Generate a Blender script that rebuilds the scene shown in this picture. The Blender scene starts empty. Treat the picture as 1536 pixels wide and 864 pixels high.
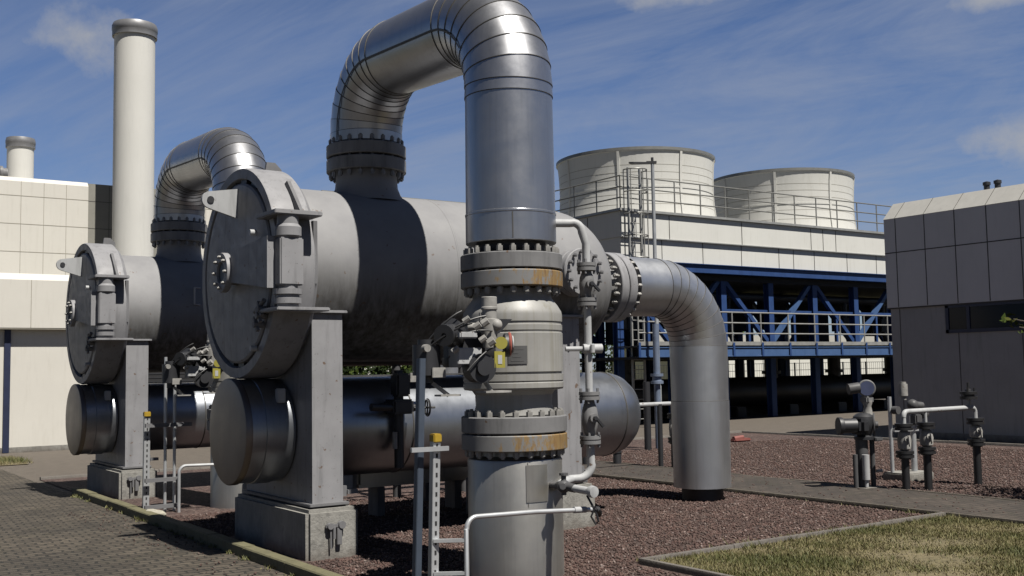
import bpy, bmesh, math, random
from mathutils import Vector, Matrix
import numpy as np
random.seed(7); np.random.seed(7)
S = bpy.context.scene
COL = S.collection
R = math.radians
PI = math.pi

# ------------------------------------------------------------------ camera
YAW, PITCH, ROLL, CH = R(34.7), R(4.36), R(1.0), 1.75
fw = Vector((math.sin(YAW)*math.cos(PITCH), math.cos(YAW)*math.cos(PITCH), math.sin(PITCH)))
r0 = Vector((math.cos(YAW), -math.sin(YAW), 0)); u0 = r0.cross(fw)
rt = r0*math.cos(ROLL) - u0*math.sin(ROLL); up = u0*math.cos(ROLL) + r0*math.sin(ROLL)
cam = bpy.data.cameras.new('camera'); co = bpy.data.objects.new('camera', cam); COL.objects.link(co)
m = Matrix.Identity(4)
for i in range(3):
    m[i][0] = rt[i]; m[i][1] = up[i]; m[i][2] = -fw[i]
m[0][3], m[1][3], m[2][3] = 0, 0, CH
co.matrix_world = m
cam.sensor_width = 36; cam.lens = 36*1615/1536; cam.clip_end = 4000; cam.clip_start = .05
S.camera = co

# ------------------------------------------------------------------ materials
class NT:
    def __init__(s, name):
        s.m = bpy.data.materials.new(name); s.m.use_nodes = True
        s.t = s.m.node_tree; s.n = s.t.nodes; s.l = s.t.links
        s.b = s.n['Principled BSDF']
        s.tc = s.n.new('ShaderNodeTexCoord').outputs['Object']
    def node(s, t, **k):
        n = s.n.new(t)
        for a, v in k.items(): setattr(n, a, v)
        return n
    def scaled(s, sc):
        mp = s.node('ShaderNodeMapping'); mp.inputs['Scale'].default_value = sc
        s.l.new(s.tc, mp.inputs['Vector']); return mp.outputs['Vector']
    def noise(s, sc=5, det=4, rough=.55, stretch=None, vec=None):
        n = s.node('ShaderNodeTexNoise'); n.inputs['Scale'].default_value = sc
        n.inputs['Detail'].default_value = det; n.inputs['Roughness'].default_value = rough
        s.l.new(vec or (s.scaled(stretch) if stretch else s.tc), n.inputs['Vector']); return n.outputs['Fac']
    def vor(s, sc, vec=None, feature='F1', out='Color'):
        n = s.node('ShaderNodeTexVoronoi', feature=feature); n.inputs['Scale'].default_value = sc
        s.l.new(vec or s.tc, n.inputs['Vector']); return n.outputs[out]
    def ramp(s, fac, stops):
        n = s.node('ShaderNodeValToRGB'); e = n.color_ramp.elements
        while len(e) < len(stops): e.new(.5)
        for q, (p, c) in zip(e, stops):
            q.position = p; q.color = (*c, 1) if not isinstance(c, (int, float)) else (c, c, c, 1)
        s.l.new(fac, n.inputs['Fac']); return n.outputs['Color']
    def mix(s, fac, a, b, mode='MIX'):
        n = s.node('ShaderNodeMix', data_type='RGBA', blend_type=mode)
        for sock, v in ((n.inputs['Factor'], fac), (n.inputs[6], a), (n.inputs[7], b)):
            if hasattr(v, 'links') or isinstance(v, bpy.types.NodeSocket): s.l.new(v, sock)
            elif isinstance(v, tuple): sock.default_value = (*v, 1)
            else: sock.default_value = v
        return n.outputs[2]
    def math(s, op, a, b=0.0):
        n = s.node('ShaderNodeMath', operation=op)
        for sock, v in ((n.inputs[0], a), (n.inputs[1], b)):
            if isinstance(v, (int, float)): sock.default_value = v
            else: s.l.new(v, sock)
        return n.outputs[0]
    def sep(s, vec=None):
        n = s.node('ShaderNodeSeparateXYZ'); s.l.new(vec or s.tc, n.inputs[0]); return n.outputs
    def bump(s, h, strength=.3, dist=.01):
        n = s.node('ShaderNodeBump'); n.inputs['Strength'].default_value = strength
        n.inputs['Distance'].default_value = dist
        s.l.new(h, n.inputs['Height']); s.l.new(n.outputs[0], s.b.inputs['Normal'])
    K = .5
    def set(s, **k):
        if not k.get('metal') and 'base' in k:
            b = k['base']; k['base'] = s.mix(1.0, b, (s.K,)*3, 'MULTIPLY') if isinstance(b, bpy.types.NodeSocket) else tuple(x*s.K for x in b)
        for a, v in k.items():
            sock = s.b.inputs[{'base': 'Base Color', 'rough': 'Roughness', 'metal': 'Metallic', 'spec': 'Specular IOR Level'}[a]]
            if isinstance(v, bpy.types.NodeSocket): s.l.new(v, sock)
            elif isinstance(v, tuple): sock.default_value = (*v, 1)
            else: sock.default_value = v
        return s.m

def paint(name, c, rough=.5, var=.18, dirt=.25, sc=3.0, metal=0.0, dirtc=None, speck=False):
    n = NT(name)
    a = n.noise(sc, 5, .6)
    hi = tuple(min(1, x*(1+var)) for x in c); lo = tuple(x*(1-var) for x in c)
    base = n.ramp(a, [(.3, lo), (.7, hi)])
    st = n.noise(2.2, 5, .65, stretch=(5, 5, .5))
    f = n.ramp(st, [(.52, 0.0), (.75, dirt)])
    d = dirtc or tuple(x*.35 for x in c)
    base = n.mix(f, base, d)
    if speck:
        base = n.mix(n.ramp(n.noise(17, 2, .5), [(.70, 0.0), (.74, .75)]), base, (.16, .085, .04))
        base = n.mix(n.ramp(n.noise(38, 3, .6), [(.66, 0.0), (.72, .5)]), base, (.10, .09, .08))
    rr = n.ramp(n.noise(9, 3), [(.3, max(.05, rough-.08)), (.7, min(1, rough+.1))])
    n.bump(n.noise(14, 3), .06, .01)
    return n.set(base=base, rough=rr, metal=metal, spec=.18)

def clad(name, c=(.345, .35, .365), rough=.35, streak=.1):
    n = NT(name)
    a = n.noise(1.6, 5, .6)
    b = n.noise(3.0, 4, .6, stretch=(9, 9, .35))
    col = n.ramp(a, [(.3, tuple(x*(1-streak) for x in c)), (.7, tuple(x*(1+streak*.6) for x in c))])
    col = n.mix(n.ramp(b, [(.5, 0.0), (.8, .35)]), col, tuple(x*.6 for x in c))
    rr = n.ramp(n.noise(4, 5, .7), [(.3, rough-.03), (.7, rough+.05)])
    n.bump(n.noise(1.6, 2), .05, .03)
    return n.set(base=col, rough=rr, metal=.92)

def rusted(name, c, side=(1, 0, 0), amount=1.0):
    n = NT(name)
    a = n.noise(3, 4)
    base = n.ramp(a, [(.3, tuple(x*.85 for x in c)), (.7, tuple(x*1.15 for x in c))])
    x = n.sep(); dot = n.math('ADD', n.math('MULTIPLY', x[0], side[0]), n.math('MULTIPLY', x[1], side[1]))
    k = n.noise(2.6, 7, .72, stretch=(6, 6, 2.2))
    f = n.math('ADD', n.math('MULTIPLY', dot, .8), n.math('MULTIPLY', k, 2.4))
    f = n.ramp(n.math('MULTIPLY', f, .45), [(.545, 0.0), (.635, .92*amount)])
    rust = n.ramp(n.noise(6, 4, .6, stretch=(5, 5, .8)), [(.32, (.20, .10, .03)), (.5, (.34, .22, .075)), (.62, (.30, .17, .05)), (.8, (.11, .055, .025))])
    return n.set(base=n.mix(f, base, rust), rough=.6)

def flat(name, c, rough=.5, metal=0.0):
    n = NT(name)
    col = n.ramp(n.noise(6, 3), [(.3, tuple(x*.88 for x in c)), (.7, tuple(min(1, x*1.12) for x in c))])
    return n.set(base=col, rough=rough, metal=metal)

M = {}
def vessel_mat():
    n = NT('vessel_paint'); c = (.39, .39, .40)
    a = n.noise(3, 5, .6)
    base = n.ramp(a, [(.3, (.30, .30, .31)), (.7, (.37, .37, .375))])
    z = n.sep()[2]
    # mildew runs, plus underside shade painted in, from half way down the shell
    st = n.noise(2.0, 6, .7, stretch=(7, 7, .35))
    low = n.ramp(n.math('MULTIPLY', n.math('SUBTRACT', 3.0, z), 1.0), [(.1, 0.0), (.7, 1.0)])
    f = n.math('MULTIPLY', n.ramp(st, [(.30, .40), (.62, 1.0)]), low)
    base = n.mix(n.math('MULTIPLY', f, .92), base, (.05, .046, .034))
    base = n.mix(n.ramp(n.noise(15, 2, .5), [(.70, 0.0), (.74, .6)]), base, (.16, .09, .045))
    n.bump(n.noise(30, 3), .05, .005)
    return n.set(base=base, rough=.6, spec=.2)
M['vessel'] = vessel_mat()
M['grey'] = paint('grey_paint', (.37, .37, .385), .5, .10, .5, speck=True)
M['greydark'] = paint('weathered_grey_paint', (.24, .24, .25), .55, .15, .4)
M['clad'] = clad('galvanised_cladding')
M['cladb'] = clad('dull_cladding', (.40, .39, .36), .42)
M['cladlow'] = clad('lower_pipe_sheet', (.36, .35, .325), .45, .12)
M['bronze'] = clad('brown_end_cap_sheet', (.15, .13, .12), .42)
M['seam'] = flat('seam_dark', (.06, .057, .053), .6, .3)
M['flange'] = rusted('flange_paint', (.25, .25, .25), (.8, -.45), 1.0)
M['flangeclean'] = paint('flange_grey', (.26, .26, .265), .5, .15, .6, speck=True)
M['bolt'] = paint('bolt_steel', (.42, .41, .39), .5, .25, .5, 9.0, speck=True)
M['boltdark'] = flat('bolt_dark', (.13, .13, .135), .55, .2)
M['black'] = flat('black_coating', (.018, .018, .02), .5)
M['dark'] = flat('dark_steel', (.030, .031, .036), .5); M['darkgrey'] = paint('dark_grey_paint', (.12, .12, .125), .5, .2, .4)
M['steel'] = flat('galvanised_steel', (.42, .43, .44), .42, .6)
M['white'] = paint('white_pipe_paint', (.56, .57, .58), .5, .08, .45, speck=True)
M['yellow'] = flat('yellow_plastic', (.55, .36, .03), .5)
M['tag'] = flat('yellow_tag', (.40, .36, .06), .5)
M['red'] = flat('red_plastic', (.42, .12, .09), .45)
M['beige'] = paint('beige_panel', (.87, .84, .765), .55, .03, .18, 1.0, dirtc=(.5, .46, .38))
M['cream'] = paint('cream_panel', (.87, .865, .815), .5, .03, .2, 1.0, dirtc=(.45, .42, .33))
M['panelgrey'] = paint('grey_facade_panel', (.88, .88, .88), .6, .04, .10, 1.0)
M['wallgrey'] = paint('grey_render_wall', (.52, .52, .515), .8, .06, .25, 1.5)
M['parapet'] = paint('pale_parapet_metal', (.55, .54, .51), .5, .05, .15)
M['greywall'] = paint('dull_grey_panel', (.36, .35, .31), .6, .05, .1)
M['joint'] = flat('panel_joint', (.10, .095, .085), .7); M['jointsoft'] = flat('soft_panel_joint', (.42, .39, .32), .7)
M['blue'] = paint('blue_steel_paint', (.042, .09, .25), .45, .12, .3)
M['bluelight'] = paint('light_blue_beam_paint', (.085, .16, .34), .45, .08, .25)
M['navy'] = flat('navy_door_strip', (.02, .03, .08), .5)
M['stack'] = paint('off_white_stack_paint', (.88, .87, .82), .5, .03, .12, .8)
M['stackcap'] = flat('stack_cap_metal', (.16, .16, .165), .45, .3)
M['rail'] = flat('railing_steel', (.16, .16, .15), .5, .4)
M['railpale'] = flat('pale_railing_steel', (.235, .235, .225), .45, .3)
M['shade'] = flat('black_infill', (.012, .012, .014), .8)
def glass():
    n = NT('window_glass'); return n.set(base=(.012, .016, .03), rough=.12, spec=.15)
M['glass'] = glass()
def concrete(name, c, splash=False):
    n = NT(name)
    a = n.noise(4, 6, .65)
    base = n.ramp(a, [(.25, tuple(x*.72 for x in c)), (.75, tuple(x*1.15 for x in c))])
    st = n.ramp(n.noise(3, 5, .7, stretch=(6, 6, .6)), [(.5, 0.0), (.75, .55)])
    base = n.mix(st, base, tuple(x*.4 for x in c))
    if splash:
        g = n.math('ADD', n.math('MULTIPLY', n.sep()[2], 2.6), n.math('MULTIPLY', n.noise(6, 5, .7), .9))
        base = n.mix(n.ramp(g, [(.35, .7), (.85, 0.0)]), base, (.10, .075, .055))
        base = n.mix(n.ramp(n.noise(9, 2, .5), [(.66, 0.0), (.70, .5)]), base, tuple(x*.5 for x in c))
    n.bump(n.noise(26, 6, .7), .5, .02)
    return n.set(base=base, rough=.85)
M['concrete'] = concrete('plinth_concrete', (.38, .37, .34), True)
M['kerb'] = concrete('mossy_kerb', (.20, .185, .10))
M['edging'] = concrete('dark_edging', (.13, .11, .085)); M['kerbpale'] = concrete('pale_kerb', (.20, .18, .16))
M['road'] = concrete('pale_road', (.15, .125, .10))

def pavers():
    n = NT('block_paving')
    mp = n.node('ShaderNodeMapping'); n.l.new(n.tc, mp.inputs['Vector']); mp.inputs['Rotation'].default_value = (0, 0, R(4))
    wv = n.node('ShaderNodeTexNoise'); wv.inputs['Scale'].default_value = 11; n.l.new(n.tc, wv.inputs['Vector'])
    wob = n.node('ShaderNodeMix', data_type='RGBA', blend_type='LINEAR_LIGHT'); wob.inputs['Factor'].default_value = .03
    n.l.new(mp.outputs[0], wob.inputs[6]); n.l.new(wv.outputs['Color'], wob.inputs[7])
    br = n.node('ShaderNodeTexBrick'); n.l.new(wob.outputs[2], br.inputs['Vector'])
    br.inputs['Scale'].default_value = 1.0; br.inputs['Brick Width'].default_value = .17; br.inputs['Row Height'].default_value = .115
    br.inputs['Mortar Size'].default_value = .013; br.inputs['Mortar Smooth'].default_value = .3; br.inputs['Bias'].default_value = 0
    br.inputs['Color1'].default_value = (.066, .054, .041, 1); br.inputs['Color2'].default_value = (.132, .112, .088, 1)
    br.inputs['Mortar'].default_value = (.022, .020, .013, 1)
    big = n.ramp(n.noise(.7, 5, .65), [(.3, (.50, .49, .46)), (.7, (1.25, 1.2, 1.12))])
    c = n.mix(1.0, br.outputs['Color'], big, 'MULTIPLY')
    fine = n.ramp(n.noise(45, 3), [(.3, .8), (.7, 1.15)]); c = n.mix(1.0, c, fine, 'MULTIPLY')
    moss = n.ramp(n.noise(1.7, 6, .7), [(.56, 0.0), (.75, .5)])
    c = n.mix(moss, c, (.075, .068, .03))
    inv = n.math('SUBTRACT', 1.0, br.outputs['Fac'])
    n.bump(n.math('ADD', inv, n.math('MULTIPLY', n.noise(40, 3), .5)), 1.0, .016)
    return n.set(base=c, rough=.85)
M['pavers'] = pavers()
def gravel():
    n = NT('red_gravel')
    v = n.vor(30); v2 = n.vor(75)
    hue = n.ramp(n.sep(v)[0], [(0, (.045, .022, .020)), (.45, (.097, .052, .042)), (.8, (.142, .088, .073)), (1, (.24, .18, .15))])
    h2 = n.ramp(n.sep(v2)[1], [(0, .6), (1, 1.25)])
    c = n.mix(1.0, hue, h2, 'MULTIPLY')
    c = n.mix(1.0, c, n.ramp(n.noise(.9, 5, .6), [(.3, (.75, .75, .76)), (.7, (1.12, 1.1, 1.08))]), 'MULTIPLY')
    d = n.vor(30, feature='DISTANCE_TO_EDGE', out='Distance')
    n.bump(n.ramp(d, [(0, 0.0), (.35, 1.0)]), .6, .02)
    return n.set(base=c, rough=.85)
M['gravel'] = gravel()
def stone_mat(name, c):
    n = NT(name)
    v = n.vor(9.0)
    base = n.mix(1.0, c, n.ramp(n.sep(v)[0], [(0, .72), (1, 1.3)]), 'MULTIPLY')
    return n.set(base=base, rough=.9)
M['pebA'] = stone_mat('pebble_red', (.094, .050, .040)); M['pebB'] = stone_mat('pebble_brown', (.127, .082, .067)); M['pebC'] = stone_mat('pebble_pale', (.26, .20, .18))
def path_mat():
    n = NT('path_slabs')
    br = n.node('ShaderNodeTexBrick'); n.l.new(n.tc, br.inputs['Vector']); br.inputs['Scale'].default_value = 1
    br.inputs['Brick Width'].default_value = .21; br.inputs['Row Height'].default_value = .105; br.inputs['Mortar Size'].default_value = .009
    br.inputs['Color1'].default_value = (.058, .044, .034, 1); br.inputs['Color2'].default_value = (.088, .068, .053, 1); br.inputs['Mortar'].default_value = (.028, .024, .018, 1)
    c = n.mix(1.0, br.outputs['Color'], n.ramp(n.noise(1.3, 6, .7), [(.3, .5), (.7, 1.35)]), 'MULTIPLY')
    c = n.mix(n.ramp(n.noise(2.3, 6, .7), [(.52, 0.0), (.7, .6)]), c, (.05, .045, .025))
    n.bump(n.math('ADD', n.math('SUBTRACT', 1.0, br.outputs['Fac']), n.noise(30, 3)), .6, .01)
    return n.set(base=c, rough=.9)
M['path'] = path_mat()
def turf(name, stops):
    n = NT(name); a = n.noise(1.1, 7, .75)
    c = n.ramp(a, stops); c = n.mix(1.0, c, n.ramp(n.noise(40, 3), [(.3, .6), (.7, 1.3)]), 'MULTIPLY')
    n.bump(n.noise(60, 3), .6, .02)
    return n.set(base=c, rough=.95)
M['soil'] = turf('lawn_soil', [(.3, (.11, .10, .045)), (.5, (.20, .165, .085)), (.75, (.25, .20, .115))])
M['field'] = turf('far_field', [(.3, (.06, .065, .02)), (.7, (.10, .095, .035))]); M['meadow'] = turf('dry_meadow', [(.3, (.16, .155, .03)), (.7, (.24, .21, .05))])
M['blade1'] = flat('grass_green', (.12, .13, .03), .7); M['blade2'] = flat('grass_dry', (.28, .24, .11), .8); M['blade3'] = flat('grass_olive', (.21, .19, .065), .75)
def leafm(name, c):
    n = NT(name)
    col = n.ramp(n.noise(3, 3), [(.3, tuple(x*.6 for x in c)), (.7, tuple(x*1.35 for x in c))])
    return n.set(base=col, rough=.85, spec=.08)
M['leaf1'] = leafm('leaf_green', (.065, .095, .02)); M['leaf2'] = leafm('leaf_pale', (.14, .15, .035)); M['leafd'] = leafm('leaf_dark', (.028, .045, .015))
M['stonepale'] = concrete('pale_stone', (.55, .52, .42)); M['dialblue'] = flat('blue_dial', (.10, .12, .22), .25); M['steelblue'] = flat('bluish_pipe', (.13, .16, .22), .45, .3); M['postblue'] = flat('blue_grey_post', (.045, .058, .08), .5, .3); M['redfade'] = flat('faded_red', (.30, .10, .085), .6)
M['joint2'] = flat('faint_joint', (.36, .34, .28), .7); M['postgrey'] = flat('lamp_post_grey', (.22, .23, .24), .5, .3)
M['bark'] = concrete('bark', (.10, .08, .06))

# ------------------------------------------------------------------ builder
def frame(ax):
    ax = Vector(ax).normalized()
    t = Vector((0, 0, 1)) if abs(ax.z) < .9 else Vector((1, 0, 0))
    a = ax.cross(t).normalized(); return a, ax.cross(a), ax
class MB:
    def __init__(s): s.v = []; s.f = []; s.mi = []; s.k = 0
    def mat(s, k): s.k = k; return s
    def add(s, vs, fs):
        o = len(s.v); s.v += [tuple(v) for v in vs]; s.f += [tuple(i+o for i in f) for f in fs]; s.mi += [s.k]*len(fs); return s
    def box(s, a, b):
        x0, y0, z0 = [min(p, q) for p, q in zip(a, b)]; x1, y1, z1 = [max(p, q) for p, q in zip(a, b)]
        return s.add([(x0,y0,z0),(x1,y0,z0),(x1,y1,z0),(x0,y1,z0),(x0,y0,z1),(x1,y0,z1),(x1,y1,z1),(x0,y1,z1)],
                     [(0,3,2,1),(4,5,6,7),(0,1,5,4),(1,2,6,5),(2,3,7,6),(3,0,4,7)])
    def bbox(s, a, b, bev=.01):
        bm = bmesh.new(); x0, y0, z0 = [min(p, q) for p, q in zip(a, b)]; x1, y1, z1 = [max(p, q) for p, q in zip(a, b)]
        bmesh.ops.create_cube(bm, size=1, matrix=Matrix.Translation(((x0+x1)/2, (y0+y1)/2, (z0+z1)/2)) @ Matrix.Diagonal((x1-x0, y1-y0, z1-z0, 1)))
        bmesh.ops.bevel(bm, geom=bm.edges[:], offset=bev, segments=2, affect='EDGES')
        bm.verts.index_update(); s.add([v.co[:] for v in bm.verts], [[v.index for v in f.verts] for f in bm.faces]); bm.free(); return s
    def bar(s, p, q, w, h, upv=(0, 0, 1)):
        p, q = Vector(p), Vector(q); d = (q-p).normalized(); u = Vector(upv)
        if abs(d.dot(u)) > .95: u = Vector((0, 1, 0))
        a = d.cross(u).normalized()*w/2; b = a.cross(d).normalized()*h/2
        vs = [p-a-b, p+a-b, p+a+b, p-a+b, q-a-b, q+a-b, q+a+b, q-a+b]
        return s.add(vs, [(0,1,2,3),(7,6,5,4),(0,4,5,1),(1,5,6,2),(2,6,7,3),(3,7,4,0)])
    def lathe(s, prof, o=(0, 0, 0), ax=(0, 0, 1), n=32, a0=0, a1=2*PI):
        # prof: (radius, position along ax)
        a, b, c = frame(ax); o = Vector(o); full = abs(a1-a0-2*PI) < 1e-6; cnt = n if full else n+1
        vs = []; rings = []
        for r, z in prof:
            if r < 1e-6: rings.append([len(vs)]); vs.append(o+c*z)
            else:
                rings.append(list(range(len(vs), len(vs)+cnt)))
                for i in range(cnt):
                    t = a0+(a1-a0)*i/n; vs.append(o+c*z+(a*math.cos(t)+b*math.sin(t))*r)
        fs = []
        for p, q in zip(rings, rings[1:]):
            for i in range(n):
                j = (i+1) % cnt
                if len(p) == 1 and len(q) == 1: continue
                if len(p) == 1: fs.append((p[0], q[j], q[i]))
                elif len(q) == 1: fs.append((p[i], p[j], q[0]))
                else: fs.append((p[i], p[j], q[j], q[i]))
        return s.add(vs, fs)
    def cyl(s, p, q, r, r2=None, n=20):
        p, q = Vector(p), Vector(q); L = (q-p).length; r2 = r if r2 is None else r2
        return s.lathe([(0, 0), (r, 0), (r2, L), (0, L)], p, q-p, n)
    def tube(s, pts, r, n=10, caps=True):
        pts = [Vector(p) for p in pts]; rs = r if isinstance(r, (list, tuple)) else [r]*len(pts)
        d = [(pts[min(i+1, len(pts)-1)]-pts[max(i-1, 0)]).normalized() for i in range(len(pts))]
        a, b, _ = frame(d[0]); vs = []; fs = []
        for i, (p, rr) in enumerate(zip(pts, rs)):
            a = (a - d[i]*a.dot(d[i])).normalized(); b = d[i].cross(a)
            for k in range(n):
                t = 2*PI*k/n; vs.append(p+(a*math.cos(t)+b*math.sin(t))*rr)
        for i in range(len(pts)-1):
            for k in range(n):
                j = (k+1) % n; fs.append((i*n+k, i*n+j, (i+1)*n+j, (i+1)*n+k))
        if caps: fs.append(tuple(range(n))[::-1]); fs.append(tuple(range((len(pts)-1)*n, len(pts)*n)))
        return s.add(vs, fs)
    def torus(s, c, ax, R_, r, n=32, k=8):
        prof = [(R_+r*math.cos(2*PI*i/k), r*math.sin(2*PI*i/k)) for i in range(k+1)]
        return s.lathe(prof, c, ax, n)
    def ball(s, c, r, n=14, sz=1.0):
        return s.lathe([(r*math.sin(PI*i/8), -r*sz*math.cos(PI*i/8)) for i in range(9)], c, (0, 0, 1), n)
    def poly(s, pts, ext):
        # closed planar outline extruded along ext
        n = len(pts); e = Vector(ext); vs = [Vector(p) for p in pts]+[Vector(p)+e for p in pts]
        return s.add(vs, [tuple(range(n))[::-1], tuple(range(n, 2*n))]+[(i, (i+1) % n, (i+1) % n+n, i+n) for i in range(n)])
    def build(s, name, mats, parent=None, angle=35, recalc=True, smooth=True):
        me = bpy.data.meshes.new(name)
        o = Vector((0, 0, 0))
        if parent is not None:
            q = parent
            while q is not None: o += q.location; q = q.parent
        me.from_pydata([tuple(Vector(v)-o) for v in s.v] if o.length else s.v, [], s.f)
        mats = mats if isinstance(mats, (list, tuple)) else [mats]
        for x in mats: me.materials.append(M[x] if isinstance(x, str) else x)
        if max(s.mi, default=0) > 0: me.polygons.foreach_set('material_index', s.mi)
        if recalc:
            bm = bmesh.new(); bm.from_mesh(me); bmesh.ops.recalc_face_normals(bm, faces=bm.faces); bm.to_mesh(me); bm.free()
        if smooth:
            me.polygons.foreach_set('use_smooth', [True]*len(me.polygons)); me.set_sharp_from_angle(angle=R(angle))
        ob = bpy.data.objects.new(name, me); COL.objects.link(ob); ob.parent = parent
        return ob
def each(mb, name, mats, parent=None, **k):
    """link every connected piece of the builder as an object of its own"""
    par = list(range(len(mb.v)))
    def find(i):
        while par[i] != i: par[i] = par[par[i]]; i = par[i]
        return i
    for f in mb.f:
        a = find(f[0])
        for i in f[1:]: par[find(i)] = a
    grp = {}
    for f, m_ in zip(mb.f, mb.mi): grp.setdefault(find(f[0]), []).append((f, m_))
    out = []
    for fs in grp.values():
        ids = sorted({i for f, _ in fs for i in f}); mp = {i: j for j, i in enumerate(ids)}
        q = MB(); q.v = [mb.v[i] for i in ids]; q.f = [tuple(mp[i] for i in f) for f, _ in fs]; q.mi = [m_ for _, m_ in fs]; out.append(q.build(name, mats, parent, **k))
    return out
def tag(o, label, cat, group=None, kind=None):
    if label: o['label'] = label
    if cat: o['category'] = cat
    if group: o['group'] = group
    if kind: o['kind'] = kind
    return o
def thing(name, loc, label, cat, group=None):
    o = bpy.data.objects.new(name, None); COL.objects.link(o); o.location = loc; o.empty_display_size = .2
    return tag(o, label, cat, group)
def copy_tree(o, parent=None):
    c = o.copy(); COL.objects.link(c); c.parent = parent
    for ch in o.children: copy_tree(ch, c)
    return c
def struct(name, mb, mat, **k):
    o = mb.build(name, mat, **k); o['kind'] = 'structure'; return o
def bolts(parent, c, ax, rad, n, L, r, mat='bolt', phase=0.0, nut=True):
    """studs on a bolt circle: one mesh, n objects"""
    a, b, d = frame(ax); c = Vector(c); o = Vector((0, 0, 0)); q = parent
    while q is not None: o += q.location; q = q.parent
    mb = MB(); h = r*1.5
    mb.cyl(d*(-L/2), d*(L/2), r*.62, n=8)
    mb.cyl(d*(-L/2+h*.35), d*(-L/2+h*1.5), r*1.05, n=6); mb.cyl(d*(L/2-h*1.5), d*(L/2-h*.35), r*1.05, n=6)
    first = None
    for i in range(n):
        t = phase+2*PI*i/n; p = c+(a*math.cos(t)+b*math.sin(t))*rad-o
        if first is None:
            first = mb.build('bolt', mat, None); first.parent = parent; ob = first
        else:
            ob = first.copy(); COL.objects.link(ob)
        ob.location = p
def arc(c, u, v, r, a0, a1, n=10):
    c, u, v = Vector(c), Vector(u), Vector(v)
    return [c+u*r*math.cos(R(a0+(a1-a0)*i/n))+v*r*math.sin(R(a0+(a1-a0)*i/n)) for i in range(n+1)]
# ------------------------------------------------------------------ process unit (vessel, loop pipe, valve, riser, elbow)
VY, VZ, XN, VX = 10.45, 2.77, 5.33, 4.2
LY = 7.70
def clad_run(stations, r, seam_t=(), bead=.006, n=40, xax=(1, 0, 0), seam_from=0):
    """sheet-metal cladding: straight sections between tilted rings, lapped at each ring, with a dark bead over each joint"""
    mb = MB(); a = Vector(xax)
    def ring(p, t, rr):
        t = Vector(t).normalized(); b = t.cross(a)
        return [Vector(p)+(a*math.cos(2*PI*i/n)+b*math.sin(2*PI*i/n))*rr for i in range(n)]
    for si, ((p, t, k), (q, u, _)) in enumerate(zip(stations, stations[1:])):
        A = ring(p, t, r+.007); B = ring(q, u, r)
        mb.mat(0).add(A+B, [(i, (i+1) % n, (i+1) % n+n, i+n) for i in range(n)])
        for st in (seam_t if si >= seam_from else ()):
            d = .010/r; ta = [st-d, st+d]
            def pt(pp, tt, ang):
                tt = Vector(tt).normalized(); b = tt.cross(a); return Vector(pp)+(a*math.cos(ang)+b*math.sin(ang))*(r+.013)
            mb.mat(1).add([pt(p, t, ta[0]), pt(p, t, ta[1]), pt(q, u, ta[1]), pt(q, u, ta[0])], [(0, 1, 2, 3)])
    mb.mat(1)
    for p, t, k in stations:
        if not k: continue
        t = Vector(t).normalized(); h = .0075
        A = ring(Vector(p)-t*h, t, r-.002); B = ring(Vector(p)-t*h*.6, t, r+bead); C_ = ring(Vector(p)+t*h*.6, t, r+bead); D = ring(Vector(p)+t*h, t, r-.002)
        mb.add(A+B+C_+D, [(j*n+i, j*n+(i+1) % n, (j+1)*n+(i+1) % n, (j+1)*n+i) for j in range(3) for i in range(n)])
    return mb

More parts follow.
